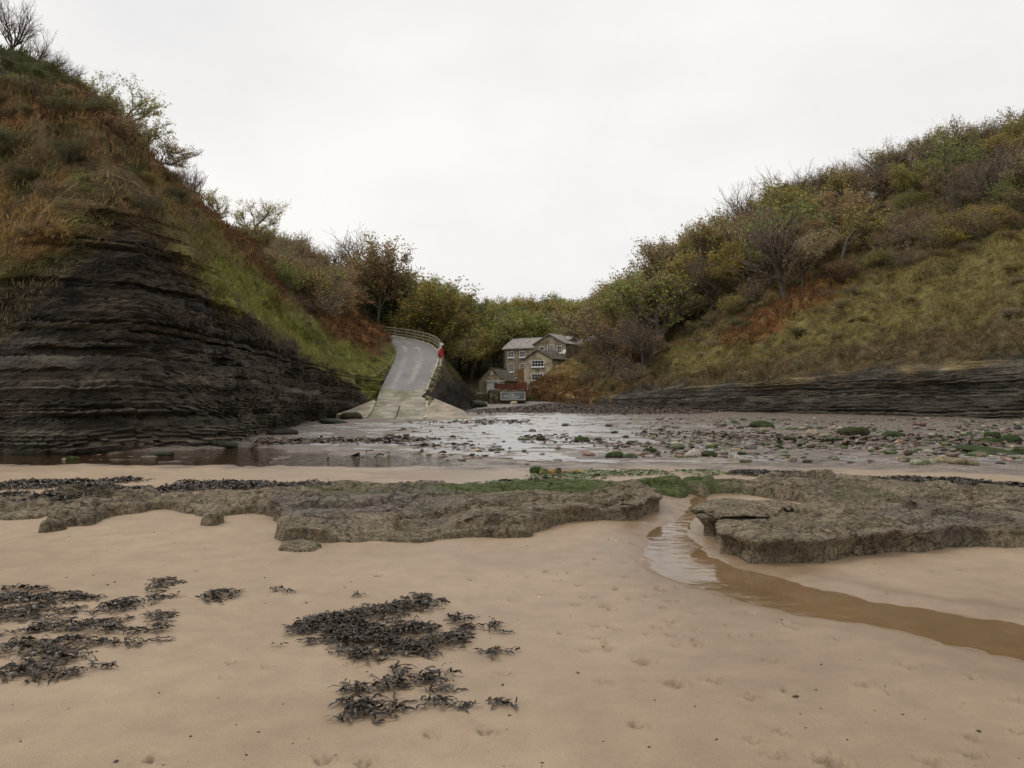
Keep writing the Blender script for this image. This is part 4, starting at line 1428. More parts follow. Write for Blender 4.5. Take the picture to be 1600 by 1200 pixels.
PROTO = {}
def proto(key, seed, h, kind, nleaf, size, jit=.12):
    s, tw = grow(seed, h, kind)
    V1, F1 = prism(s)
    trunk = mesh_np('trunk', V1, F1, M['bark'])
    Vt, Ft = prism([(a, b, max(c, .008), max(d, .006)) for a, b, c, d in tw])
    ct = np.full((len(Vt), 3), 0.0)
    parts = [trunk]
    me = bpy.data.meshes.new('crown')
    if nleaf:
        Q, Fl, cl = leaves(tw, nleaf, size, seed, jit)
        V = np.vstack([Vt, Q]); Fq = np.vstack([Ft, Fl + len(Vt)]); c = np.vstack([np.ones((len(Vt), 3)), cl])
    else:
        V, Fq, c = Vt, Ft, np.ones((len(Vt), 3))
    me = mesh_np('crown', V, Fq, M['twig'], c, False)
    me.materials.append(M['leaf'])
    mi = np.zeros(len(Fq), np.int32); mi[len(Ft):] = 1
    me.polygons.foreach_set('material_index', mi)
    PROTO[key] = (trunk, me, h)
for k in range(3):
    proto(f'bare{k}', 10 + k, 6, 'bare', 140, .06)
    proto(f'sparse{k}', 20 + k, 6, 'bare', 2300, .085, .10)
    proto(f'tree{k}', 30 + k, 8, 'tall', 10000, .115, .24)
    proto(f'round{k}', 40 + k, 7, 'tree', 9000, .095, .2)
    proto(f'scrub{k}', 50 + k, 3, 'shrub', 4200, .055, .09)
    proto(f'thorn{k}', 60 + k, 3, 'shrub', 1100, .055, .07)
C_ = {'ochre': (.30, .255, .075), 'olive': (.30, .265, .085), 'green': (.21, .235, .065), 'brown': (.29, .225, .12), 'rust': (.24, .135, .065), 'yellow': (.38, .33, .075), 'dark': (.125, .13, .05), 'tan': (.34, .26, .15), 'pale': (.36, .34, .14)}
RT = random.Random(99)
def plant(kind, x, y, h, col, name, label, group=None, cat='tree', z=None, wide=1.0, sink=.15):
    tr, cr, h0 = PROTO[kind + str(RT.randrange(3))]
    zz = drop(x, y) if z is None else z
    o = empty(name, (x, y, zz - sink), RT.uniform(0, 6.28))
    s = h / h0
    o.scale = (s * wide, s * wide, s)
    tag(o, label, cat, group)
    a = link('trunk', tr, o)
    b = link('crown', cr, o)
    c = C_[col] if isinstance(col, str) else col
    j = RT.uniform(.8, 1.22); k = RT.uniform(-.1, .1)
    b.color = (c[0] * j * (1 + k), c[1] * j, c[2] * j * (1 - k), 1)
    return o

# single plants one can point at
SINGLE = [
 # px, depth, height, kind, colour, width, label
 (20, 40.5, 3.6, 'bare', 'brown', .8, 'leafless sapling at the far left end of the left clifftop'),
 (52, 42.5, 3.2, 'bare', 'brown', .8, 'thin bare sapling second from the left edge on the left clifftop'),
 (80, 43, 2.8, 'bare', 'brown', 1.0, 'low bare bush between the clifftop saplings and the leafy hawthorn'),
 (105, 45, 2.4, 'bare', 'brown', 1.2, 'spreading leafless bush just left of the round leafy clifftop tree'),
 (178, 50.0, 4.6, 'sparse', 'pale', 1.25, 'round half-bare tree with yellow-green leaves on the left clifftop'),
 (212, 54, 4.4, 'sparse', 'olive', 1.15, 'twiggy grey-green tree leaning over the left clifftop slope'),
 (240, 56, 3.6, 'sparse', 'brown', 1.2, 'dark twiggy bush below the round tree on the left skyline'),
 (303, 62, 4.3, 'bare', 'brown', .95, 'upright bare tree standing alone on the left skyline'),
 (278, 60, 2.6, 'bare', 'brown', 1.1, 'small bare bush at the foot of the lone bare skyline tree'),
 (342, 67, 3.2, 'sparse', 'olive', 1.2, 'small olive bush right of the lone bare tree on the left skyline'),
 (400, 76, 4.4, 'sparse', 'pale', 1.3, 'sparse yellow-leaved hawthorn halfway down the left skyline'),
 (440, 84, 3.4, 'sparse', 'ochre', 1.2, 'lower sparse ochre bush right of the yellow-leaved hawthorn'),
 (597, 128, 9.5, 'round', 'ochre', 1.2, 'large rounded ochre tree highest over the lane bend'),
 (655, 138, 8.5, 'round', 'brown', 1.1, 'brown rounded tree right of the large ochre tree'),
 (1175, 114, 11.0, 'bare', 'brown', .95, 'tall fine-branched bare tree on the middle of the right skyline'),
 (1150, 113, 8.6, 'bare', 'brown', 1.0, 'bare tree just left of the tallest bare tree on the right skyline'),
 (1040, 104, 10.0, 'round', 'brown', 1.15, 'big domed brown-green tree at the left end of the right wood'),
 (1100, 110, 8.6, 'round', 'olive', 1.0, 'olive tree right of the big domed tree on the right slope'),
 (1372, 97, 8.8, 'bare', 'brown', 1.15, 'dense domed leafless tree on the right skyline'),
 (1365, 97, 4.5, 'thorn', 'brown', 1.6, 'purple-brown thorn thicket at the foot of the domed leafless tree'),
 (1440, 98, 6.4, 'bare', 'brown', 1.2, 'spindly bare tree between the domed leafless tree and the yellow trees'),
 (1480, 98, 4.8, 'bare', 'brown', 1.1, 'bare upright tree left of the yellow-green trees at top right'),
 (1530, 97, 4.5, 'sparse', 'ochre', 1.2, 'half-bare ochre tree at the top right of the slope'),
 (1580, 95, 4.2, 'round', 'yellow', 1.1, 'yellow-green tree at the top right corner of the slope'),
 (1235, 114, 6.8, 'sparse', 'olive', 1.2, 'half-bare olive tree right of the tall bare skyline tree'),
 (1290, 108, 5.8, 'sparse', 'brown', 1.3, 'twiggy brown tree left of the domed leafless tree'),
 (1500, 76, 5.2, 'bare', 'tan', .7, 'pale grey-stemmed bare sapling amid scrub high on the right slope'),
 (985, 112, 8.0, 'round', 'green', 1.1, 'green tree tucked left below the big domed tree'),
 (962, 124, 8.0, 'round', 'olive', 1.2, 'rounded olive tree above the mill on the right slope'),
 (895, 150, 9.5, 'tree', 'ochre', 1.1, 'leftmost tall tree of the right wood above the mill roof'),
]
taken = []
for pxv, d, h, kd, col, wd, lab in SINGLE:
    x = (pxv - 800) / F * d
    plant(kd, x, d, h, col, {'bare': 'bare_tree', 'sparse': 'hawthorn_tree', 'round': 'autumn_tree', 'tree': 'autumn_tree', 'scrub': 'shrub', 'thorn': 'thorn_bush'}[kd], lab, wide=wd)
    taken.append((x, d, 1.2))

# fringe of bare twiggy trees standing along the skyline
ORDW = ['leftmost', 'second', 'third', 'fourth', 'fifth', 'sixth', 'seventh', 'eighth', 'ninth', 'tenth', 'eleventh', 'twelfth', 'thirteenth', 'fourteenth', 'fifteenth', 'sixteenth', 'seventeenth', 'eighteenth', 'nineteenth', 'twentieth']
fr_px = [1012, 1060, 1082, 1118, 1132, 1200, 1216, 1258, 1272, 1312, 1330, 1400, 1418, 1460, 1500, 1516, 1548, 1565, 1592]
for i, pxv in enumerate(fr_px):
    d = float(np.interp(pxv, [1000, 1034, 1064, 1108, 1180, 1255, 1363, 1480, 1600], [140, 138, 132, 125, 118, 112, 106, 100, 95])) + RT.uniform(-3, 2)
    plant(RT.choice(('bare', 'bare', 'sparse')), (pxv - 800) / F * d, d, RT.uniform(5.2, 7.8), 'brown', 'bare_tree', ORDW[i] + ' twiggy tree of the fringe along the right skyline' + (' from its left end' if i else ''), 'twiggy fringe on the right skyline', wide=RT.uniform(.8, 1.1))
for i, pxv in enumerate([462, 490, 512, 540, 566, 620, 700, 735, 790, 822]):
    d = float(np.interp(pxv, [460, 560, 620, 700, 830], [92, 112, 135, 150, 165])) + RT.uniform(-2, 2)
    plant(RT.choice(('bare', 'bare', 'sparse')), (pxv - 800) / F * d, d, RT.uniform(4.5, 6.5) * (1 if pxv < 600 else 1.9), 'brown', 'bare_tree', ORDW[i] + ' twiggy tree standing up from the wood left of the mill' + (' counted from left' if i else ''), 'twiggy trees left of the mill', wide=RT.uniform(.8, 1.05))

def clear(x, y, r):
    for a, b, q in taken:
        if (a - x) ** 2 + (b - y) ** 2 < (r + q) ** 2 * .25 + .3:
            return False
    return True
def inframe(x, y, z, m=160):
    p, q = PX(np.array([x]), np.array([y]), np.array([z]))
    return -m < p[0] < 1600 + m
def in_house(x, y):
    if y < 138 and 692 < 800 + F * x / y < 912: return True
    if 84 < y < 119 and -8.0 < x < 4.0 and y < 112: return True
    v = Vector((x - hp.x, y - hp.y, 0))
    a, b = v.dot(ux), v.dot(nx_)
    if -1.5 < a < 20 and -9.5 < b < 10: return True
    return y < 112 and -7.5 < x < 3
def near_road(x, y, r=3.6):
    return np.min((RC_[:, 0] - x) ** 2 + (RC_[:, 1] - y) ** 2) < r * r

# the wood that closes the valley
WOOD = [('ochre', 'tree'), ('olive', 'tree'), ('olive', 'tree'), ('olive', 'round'), ('brown', 'round'), ('green', 'tree'), ('ochre', 'round'), ('dark', 'tree'), ('brown', 'bare')]
WL = {'yellow': 'yellow-leaved tree in the wood behind the lane and mill', 'ochre': 'ochre autumn tree in the wood closing the valley', 'olive': 'olive-leaved tree in the wood behind the mill', 'brown': 'brown half-bare tree in the wood behind the mill', 'green': 'green-leaved tree in the wood behind the mill', 'dark': 'dark ivy-clad tree in the shade behind the mill'}
cnt = 0
for it in range(9000):
    y = RT.uniform(97, 235) if it % 3 else RT.uniform(97, 150)
    x = RT.uniform(-62, 34) * (y / 150) ** .5
    if near_road(x, y, 4.2) or in_house(x, y): continue
    p = PX(np.array([x]), np.array([y]), np.array([5.]))[0][0]
    if not (330 < p < 960): continue
    if 8 + .35 * (y - 112) < x: continue
    sp = 3.8 + (y - 97) * .022
    if not clear(x, y, sp): continue
    col, kd = RT.choice(WOOD)
    h = RT.uniform(8.0, 12.0)
    if p > 770 and y < 150: col = RT.choice(('dark', 'olive', 'green', 'dark'))
    if p < 560: h *= .6; col = RT.choice(('ochre', 'brown', 'olive', 'olive', 'tan')); kd = RT.choice(('round', 'sparse', 'bare', 'round'))
    if p > 790: h *= 1.08
    plant(kd, x, y, h, col, 'woodland_tree', WL.get(col, WL['brown']), 'trees of the wood behind the mill, ' + (col if col in WL else 'brown'), wide=RT.uniform(.95, 1.35))
    taken.append((x, y, sp)); cnt += 1
    if cnt >= 300: break

# scrub on the left slope above the bracken and the lane
POLY_SL = [(330, 260), (420, 320), (560, 400), (640, 450), (622, 512), (560, 478), (490, 500), (440, 460), (400, 390), (350, 330)]
POLY_SR = [(880, 470), (960, 400), (1050, 330), (1180, 270), (1380, 210), (1600, 150), (2000, 20), (2000, 230), (1600, 362), (1500, 398), (1400, 428), (1320, 442), (1230, 470), (1130, 505), (1050, 535), (1000, 600), (900, 612), (862, 575)]
def in_poly(P, p, q):
    return sdf_poly(np.array([p]), np.array([q]), P)[0] > 0
def scatter(mesh_key, xr, yr, poly, n, tries, spacing, choose):
    c = 0
    for _ in range(tries):
        y = RT.uniform(*yr)
        x = RT.uniform(*xr)
        h = BV[mesh_key].ray_cast(Vector((x, y, 200)), Vector((0, 0, -1)))
        if h[0] is None: continue
        z = h[0].z
        p, q = 800 + F * x / y, HZ - F * (z - EYE) / y
        if not (-120 < p < 1720) or not in_poly(poly, p, q): continue
        if not clear(x, y, spacing): continue
        if near_road(x, y, 3.4) or (y > 84 and in_house(x, y)): continue
        if choose(x, y, z, p, q):
            taken.append((x, y, spacing)); c += 1
            if c >= n: break
    return c
SLL = {'brown': 'brown twiggy shrub in the thicket on the left slope', 'olive': 'olive leafy shrub in the thicket on the left slope', 'green': 'green leafy shrub in the thicket on the left slope', 'rust': 'rust-coloured shrub in the thicket on the left slope', 'tan': 'tan half-bare shrub in the thicket on the left slope', 'ochre': 'ochre leafy shrub in the thicket on the left slope'}
def ch_l(x, y, z, p, q):
    col = RT.choice(('brown', 'olive', 'tan', 'brown', 'green', 'ochre', 'rust'))
    kd = RT.choice(('scrub', 'thorn', 'scrub'))
    plant(kd, x, y, RT.uniform(1.6, 2.8) * (1.5 if p > 440 else 1), col, 'shrub', SLL[col], 'shrubs on the left slope, ' + col, 'shrub', z=z, wide=RT.uniform(1, 1.4))
    return True
n1 = scatter('l', (-40, -10), (60, 125), POLY_SL, 170, 9000, 1.9, ch_l)
SRL = {'brown': 'brown twiggy shrub in the scrub above the right grass slope', 'olive': 'olive leafy shrub in the scrub above the right grass slope', 'green': 'green leafy bramble in the scrub above the right grass slope', 'rust': 'rusty shrub in the scrub above the right grass slope', 'yellow': 'yellow-leaved shrub in the scrub above the right grass slope', 'ochre': 'ochre shrub in the scrub above the right grass slope'}
SRT = {'brown': 'brown half-bare tree in the right hillside wood', 'olive': 'olive-leaved tree in the right hillside wood', 'green': 'green-leaved tree in the right hillside wood', 'ochre': 'ochre-leaved tree in the right hillside wood'}
def ch_rt(x, y, z, p, q):
    if p > 1330 and q > 330: return False
    if p < 945 and y < 128: return False
    col = RT.choice(('brown', 'olive', 'brown', 'olive', 'green', 'ochre'))
    kd = RT.choice(('round', 'sparse', 'bare', 'round', 'sparse'))
    plant(kd, x, y, RT.uniform(5.0, 8.0) * (1.22 if p < 1250 else .85), col, 'hillside_tree', SRT[col], 'trees of the right hillside wood, ' + col, z=z, wide=RT.uniform(1.0, 1.4))
    return True
n2 = scatter('r', (4, 85), (70, 165), POLY_SR, 200, 14000, 2.9, ch_rt)
def ch_r(x, y, z, p, q):
    col = RT.choice(('brown', 'brown', 'olive', 'olive', 'green', 'ochre', 'rust', 'yellow') if p > 1050 else ('brown', 'rust', 'brown', 'olive'))
    kd = RT.choice(('scrub', 'thorn', 'thorn'))
    plant(kd, x, y, RT.uniform(1.3, 3.0), col, 'shrub', SRL[col], 'shrubs above the right grass slope, ' + col, 'shrub', z=z, wide=RT.uniform(1.1, 1.6))
    return True
n3 = scatter('r', (2, 85), (58, 150), POLY_SR, 290, 14000, 1.35, ch_r)
GRR = {'dark': 'dark bramble mound on the open right slope', 'olive': 'olive tussock mound on the open right slope', 'brown': 'brown heathy mound on the open right slope', 'tan': 'tan dead-stalk mound on the open right slope'}
def ch_g(x, y, z, p, q):
    col = RT.choice(('dark', 'olive', 'brown', 'tan'))
    plant(RT.choice(('scrub', 'thorn', 'scrub')), x, y, RT.uniform(.4, .95), col, 'low_shrub', GRR[col], 'mounds on the right slope, ' + col, 'shrub', z=z, wide=RT.uniform(1.4, 2.2), sink=.05)
    return True
n4 = scatter('r', (8, 80), (48, 110), ZONES['grass_r'], 36, 6000, .8, ch_g)
POLY_LM = [(-100, 110), (150, 150), (250, 230), (310, 340), (290, 400), (240, 390), (190, 350), (100, 380), (-100, 400)]
GLL = {'dark': 'dark ivy mound on the left cliff slope', 'olive': 'olive bramble mound on the left cliff slope', 'brown': 'brown bramble mound on the left cliff slope', 'tan': 'tan dead-stalk mound on the left cliff slope'}
def ch_h(x, y, z, p, q):
    col = RT.choice(('dark', 'dark', 'olive', 'brown', 'tan'))
    plant(RT.choice(('scrub', 'thorn', 'scrub')), x, y, RT.uniform(.35, .9), col, 'low_shrub', GLL[col], 'mounds on the left slope, ' + col, 'shrub', z=z, wide=RT.uniform(1.3, 2.0), sink=.05)
    return True
n5 = scatter('l', (-34, -9), (18, 48), POLY_LM, 110, 8000, .7, ch_h)

# ------------------------------------------------------------------ grass, bracken and litter (uncountable)
def sample_grid(V, Fq, n, seed, region):
    g = np.random.default_rng(seed)
    ctr = V[Fq].mean(1)
    px, py = PX(ctr[:, 0], ctr[:, 1], ctr[:, 2])
    ok = region(ctr, px, py)
    a = np.linalg.norm(np.cross(V[Fq[:, 2]] - V[Fq[:, 0]], V[Fq[:, 3]] - V[Fq[:, 1]]), axis=1) * ok
    i = g.choice(len(Fq), n, p=a / a.sum())
    s, t = g.random(n)[:, None], g.random(n)[:, None]
    q = V[Fq[i]]
    return (q[:, 0] * (1 - s) + q[:, 1] * s) * (1 - t) + (q[:, 3] * (1 - s) + q[:, 2] * s) * t, a.sum() / 2
def blades(P, C, per, ln, wd, seed, droop=.5, spread=.10, down=None):
    g = np.random.default_rng(seed)
    n = len(P) * per
    B = np.repeat(P, per, 0) + g.normal(0, spread, (n, 3)) * np.array([1, 1, .3])
    a = g.uniform(0, 2 * np.pi, n)
    side = np.stack([np.cos(a), np.sin(a), 0 * a], 1)
    L = ln * g.uniform(.5, 1.4, n)[:, None]
    tilt = g.normal(0, .5, (n, 3)); tilt[:, 2] = 1
    if down is not None:
        tilt += down
    tilt /= np.linalg.norm(tilt, axis=1)[:, None]
    W = wd * g.uniform(.6, 1.4, n)[:, None]
    bend = g.normal(0, droop, (n, 3)); bend[:, 2] = -np.abs(bend[:, 2]) * .8
    mid = B + tilt * L * .6
    tip = mid + (tilt + bend) * L * .45
    V = np.stack([B - side * W, B + side * W, mid + side * W * .6, tip, mid - side * W * .6], 1).reshape(-1, 3)
    o = np.arange(n)[:, None] * 5
    Fq = np.vstack([o + np.array([[0, 1, 2, 4]])])
    Ft = o + np.array([[4, 2, 3, 3]])
    k = np.repeat(C, per, 0) * g.uniform(.6, 1.45, n)[:, None]
    return V, Fq, o + np.array([[4, 2, 3]]), np.repeat(k, 5, 0)
def stuff(name, label, cat, items):
    Vs, Fs, Cs = [], [], []
    off = 0
    for V, Fq, Ft, c in items:
        Fs.append(np.vstack([Fq[:, [0, 1, 2]], Fq[:, [0, 2, 3]], Ft]) + off)
        Vs.append(V); Cs.append(c); off += len(V)
    o = link(name, mesh_np(name, np.vstack(Vs), np.vstack(Fs), M['blade'], np.vstack(Cs), False))
    tag(o, label, cat, None, 'stuff')
    return o
def reg_l(ctr, px, py):
    sh = sdf_poly(px, py, ZONES['shale_l'])
    return ((sh < -2) & (px > -120) & (px < 640) & (py > -40) & (ctr[:, 1] < 105)).astype(float) * np.where(ctr[:, 1] < 48, 4.0, 1.0)
def reg_r(ctr, px, py):
    sh = sdf_poly(px, py, ZONES['shale_r'])
    return ((sh < -2) & (px > 800) & (px < 1720) & (ctr[:, 1] < 112)).astype(float) * np.where(ctr[:, 1] < 80, 2.0, .8)
def zone_cols(P, side, boost=1.45):
    return np.clip(cover(P, side) * boost, .01, .6)
Pl, ar = sample_grid(LV, LF, 26000, 1, reg_l)
cl = zone_cols(Pl, 'l')
nzl = fbm(Pl[:, 0] * 1.1, Pl[:, 1] * 1.1, Pl[:, 2] * 1.1, 3, 700)
kk_ = nzl > -.12
Pl, cl = Pl[kk_], cl[kk_]
it1 = blades(Pl, cl, 6, .24, .016, 2, down=np.array([[.35, -.1, 0]]))
stuff('rough_grass', 'tussocky grass and dead stalks covering the left cliff slope', 'grass', [it1])
Pr, ar2 = sample_grid(RV, RF, 17000, 3, reg_r)
cr_ = zone_cols(Pr, 'r')
nzr = fbm(Pr[:, 0] * .9, Pr[:, 1] * .9, Pr[:, 2] * .9, 3, 701)
kk_ = nzr > -.1
Pr, cr_ = Pr[kk_], cr_[kk_]
it2 = blades(Pr, cr_, 7, .36, .026, 4, down=np.array([[-.25, -.25, 0]]))
stuff('rough_grass', 'tawny tussock grass covering the open right slope', 'grass', [it2])
def reg_v(ctr, px, py):
    return ((ctr[:, 1] < 100) & (px > 560) & (px < 870) & (ctr[:, 2] > .8)).astype(float) * np.array([0.0 if near_road(a, b, 2.9) else 1.0 for a, b in ctr[:, :2]])
Pv, ar3 = sample_grid(VV, VF, 5000, 5, reg_v)
cv_ = np.clip(valley_cover(Pv) * 1.3, .01, .5)
it3 = blades(Pv, cv_, 5, .34, .022, 6)
stuff('rough_grass', 'grass growing on the knoll between lane and mill', 'grass', [it3])
# bracken: drooping rusty fronds
def reg_b(z1, z2, lo=-8):
    def f(ctr, px, py):
        m = sdf_poly(px, py, ZONES[z1]) > lo
        if z2: m |= sdf_poly(px, py, ZONES[z2]) > lo
        return (m & (px > -120) & (px < 1720)).astype(float)
    return f
Pb, _ = sample_grid(LV, LF, 5200, 7, reg_b('brack_l', 'brack_l2', -2))
g7 = np.random.default_rng(7)
cb_ = np.array([(.130, .066, .030)]) * g7.uniform(.55, 1.4, (len(Pb), 1)) * (1 + g7.normal(0, .12, (len(Pb), 3)))
itb = blades(Pb + np.array([[0, 0, .1]]), np.clip(cb_, .01, .5), 7, .30, .028, 8, .7, .20)
stuff('bracken', 'rust-red dead bracken on the left slope', 'bracken', [itb])
Pb, _ = sample_grid(RV, RF, 2600, 9, reg_b('brack_r', 'litter'))
cb_ = np.array([(.150, .080, .034)]) * g7.uniform(.55, 1.4, (len(Pb), 1)) * (1 + g7.normal(0, .12, (len(Pb), 3)))
itb2 = blades(Pb + np.array([[0, 0, .05]]), np.clip(cb_, .01, .5), 6, .34, .035, 10, .7, .2)
stuff('bracken', 'rusty bracken and dead stalks along the torn turf edge on the right slope', 'bracken', [itb2])

# ------------------------------------------------------------------ stones on the wet flat
STM = []
for k in range(7):
    bm = bmesh.new()
    bmesh.ops.create_icosphere(bm, subdivisions=3 if k < 4 else 2, radius=.5)
    co = np.array([v.co[:] for v in bm.verts])
    nn = fbm(co[:, 0] * 2.2 + k * 9, co[:, 1] * 2.2, co[:, 2] * 2.2, 3, 500 + k)
    n2_ = fbm(co[:, 0] * 7 + k * 9, co[:, 1] * 7, co[:, 2] * 7, 2, 520 + k)
    for v, a, b in zip(bm.verts, nn, n2_):
        q = v.co * (1 + .45 * a + .06 * b)
        lim = .33 if k % 2 else .42
        q.x = math.copysign(min(abs(q.x), .47), q.x); q.z = math.copysign(min(abs(q.z), lim), q.z)
        v.co = q
    me = bpy.data.meshes.new('stone'); bm.to_mesh(me)
    moss = [max(0., min(1., .55 + v.normal.z * .7 + .5 * float(a))) for v, a in zip(bm.verts, nn)]
    bm.free(); me.shade_smooth()
    at_ = me.attributes.new('moss', 'FLOAT', 'POINT'); at_.data.foreach_set('value', np.array(moss, np.float32))
    me.materials.append(M['stone'])
    STM.append(me)
RS = random.Random(77)
def ground_z(x, y):
    return float(beach_z(np.array([x]), np.array([y]), False)[0][0])
def stone(px, py, wpx, hpx, col, moss, name, label, group=None, deep=1.0, flat=None):
    x, y = G(px, py)
    wd = wpx * y / F; ht = hpx * y / F
    o = link(name, RS.choice(STM[:4] if wpx > 16 else STM))
    o.location = (x, y, ground_z(x, y) + ht * .25)
    o.scale = (wd * 1.05, wd * RS.uniform(.6, .95) * deep, ht * 1.35)
    o.rotation_euler = (RS.uniform(-.1, .1), RS.uniform(-.12, .12), RS.uniform(-.4, .4))
    o.color = tuple(v * RS.uniform(.85, 1.15) for v in col) + (moss,)
    tag(o, label, 'stone', group)
    return o
GREY, TAN, ORG, DK = (.17, .145, .12), (.27, .215, .15), (.33, .20, .10), (.07, .06, .05)
NAMED = [
 (910, 690, 24, 12, DK, 1, 'dark mossy cube-like boulder alone in the wet middle of the flat'),
 (960, 716, 30, 13, DK, .9, 'dark round mossy boulder left of a pair on the near flat'),
 (984, 717, 24, 11, GREY, .7, 'greenish boulder in the middle of the near row of three'),
 (1016, 711, 24, 12, DK, 1, 'blocky green boulder right of the near row'),
 (1108, 716, 28, 9, DK, .9, 'low mossy stone before the sand strip right of centre'),
 (1190, 668, 38, 14, DK, 1, 'bright green weed-covered boulder nearest the foot of the right cliff'),
 (1190, 675, 20, 8, GREY, 0, 'smooth grey stone below the bright green boulder'),
 (1232, 672, 22, 7, GREY, .1, 'flat grey slab right of the bright green boulder'),
 (1268, 683, 24, 13, TAN, .1, 'tan domed boulder left of the long dark boulder'),
 (1290, 684, 22, 8, TAN, .1, 'low tan stone between the domed and the long dark boulder'),
 (1332, 681, 48, 16, DK, .9, 'long dark mossy boulder amid the right flat'),
 (1394, 685, 36, 14, DK, 1, 'rounded green-topped boulder right of the long dark boulder'),
 (1300, 690, 34, 6, DK, 1, 'thin green slab before the tan domed boulder'),
 (1230, 688, 30, 6, DK, .9, 'thin green slab left of the tan domed boulder'),
 (1441, 730, 36, 13, (.26, .23, .18), 0, 'pale smooth boulder at the edge of the sand strip'),
 (1428, 721, 44, 12, (.22, .19, .14), .2, 'broad brown boulder behind the pale smooth one'),
 (1470, 724, 24, 14, TAN, .2, 'yellow-brown upright stone right of the pale smooth boulder'),
 (1505, 728, 42, 14, (.22, .19, .13), .2, 'wide olive-brown boulder at the right end of the sand-edge row'),
 (1545, 692, 26, 10, DK, 1, 'green flat-topped boulder at the far right of the flat'),
 (1550, 684, 24, 12, DK, 1, 'green rounded boulder behind the leaning mossy slab'),
 (1578, 692, 30, 16, DK, .8, 'leaning mossy slab near the right edge'),
 (1540, 708, 96, 8, DK, .9, 'very long thin moss-covered slab near the right edge'),
 (1592, 708, 22, 8, DK, 1, 'short mossy slab at the right edge'),
 (1568, 675, 12, 8, TAN, 0, 'small pale stone under the right cliff'),
 (1436, 666, 20, 8, (.16, .11, .10), 0, 'purplish boulder below the right cliff overhang'),
 (838, 740, 20, 12, DK, 1, 'mossy stone at the left end of the row on the near sand strip'),
 (849, 742, 13, 13, (.22, .20, .10), .6, 'olive upright stone second in the row on the sand strip'),
 (862, 741, 14, 9, ORG, 0, 'orange stone third in the row on the sand strip'),
 (872, 741, 11, 13, (.20, .15, .07), .6, 'greenish upright stone fourth in the row on the sand strip'),
 (885, 741, 14, 6, ORG, 0, 'small orange pebble fifth in the row on the sand strip'),
 (904, 741, 18, 8, ORG, 0, 'last orange stone at the right end of the row on the sand strip'),
 (845, 688, 16, 8, DK, 1, 'green stone right of a brown weed patch mid flat'),
 (820, 688, 22, 6, DK, .8, 'flat mossy stone left of the brown weed patch mid flat'),
 (920, 712, 20, 8, TAN, 0, 'pale tan stone left of the near row of boulders'),
 (872, 721, 14, 7, (.2, .18, .13), .2, 'small olive stone behind the row on the sand strip'),
 (1056, 702, 26, 8, (.13, .125, .10), .3, 'grey-green domed stone right of the near row'),
 (1165, 723, 20, 6, GREY, .1, 'grey stone half sunk at the sand edge right of centre'),
 (943, 694, 16, 6, DK, .2, 'dark wet stone right of the cube-like mossy boulder'),
 (985, 695, 16, 6, DK, .8, 'small mossy stone between the cube-like boulder and the near row'),
 (803, 632, 11, 5.5, (.42, .34, .2), 0, 'pale sandy boulder under the grey sign'),
 (706, 634, 64, 16, (.06, .052, .043), .35, 'dark shale outcrop between the slipway apron and the sign wall'),
 (738, 636, 46, 12, (.055, .048, .04), .3, 'low dark shale outcrop nearest the sign wall'),
 (690, 640, 36, 10, (.05, .05, .035), .7, 'greenish shale outcrop touching the right slipway apron'),
 (548, 655, 34, 14, (.05, .045, .037), .3, 'dark shale block left of the slipway foot'),
 (520, 662, 44, 10, (.05, .045, .037), .2, 'low dark shale block at the cliff foot left of the slipway'),
 (440, 680, 50, 12, (.045, .04, .034), .2, 'wet dark shale block at the cliff foot by the pool'),
 (350, 696, 46, 12, (.045, .04, .034), .3, 'dark shale block where the left cliff meets the pool'),
 (250, 708, 40, 8, (.05, .045, .035), .6, 'green-tinged shale block lying in the left pool'),
 (112, 714, 22, 8, DK, 1, 'bright green stone at the edge of the pool under the left cliff'),
 (76, 716, 10, 5, (.4, .36, .3), 0, 'small white stone at the edge of the pool under the left cliff'),
 (103, 714, 14, 4, TAN, .2, 'flat tan stone beside the bright green stone by the pool'),
 (40, 717, 18, 3, (.2, .17, .13), .2, 'flat grey stone awash in the left pool'),
]
for px, py, wp, hp_, c, m, lab in NAMED:
    stone(px, py, wp, hp_, c, m, 'boulder', lab)
POOLC = [(GREY, .0), (TAN, 0), (DK, .9), ((.15, .12, .095), 0), (DK, .2), (ORG, 0), ((.2, .17, .14), .3)]
LAB = [('small grey stone among the weed on the right flat', 'grey'), ('small tan stone among the weed on the right flat', 'tan'), ('small mossy green stone on the right flat', 'mossy'), ('small red-brown stone among the weed on the right flat', 'red-brown'), ('small dark wet stone on the right flat', 'dark'), ('small orange stone on the right flat', 'orange'), ('small olive-tinged stone on the right flat', 'olive')]
for k in range(190):
    px = 1600 - 480 * RS.random() ** 1.3 if k % 3 else RS.uniform(820, 1600)
    py = RS.uniform(662, 728)
    if 845 < px < 1100 and py > 722: continue
    i = RS.choice((0, 0, 1, 2, 2, 3, 4, 4, 4, 6, 6, 5) if k % 4 == 0 else (0, 0, 1, 2, 2, 3, 4, 4, 6))
    sz = RS.uniform(6, 15) * (.7 + .5 * (py - 650) / 80)
    stone(px, py, sz, sz * RS.uniform(.3, .5), POOLC[i][0], POOLC[i][1], 'small_stone', LAB[i][0], 'small stones on the right flat, ' + LAB[i][1])

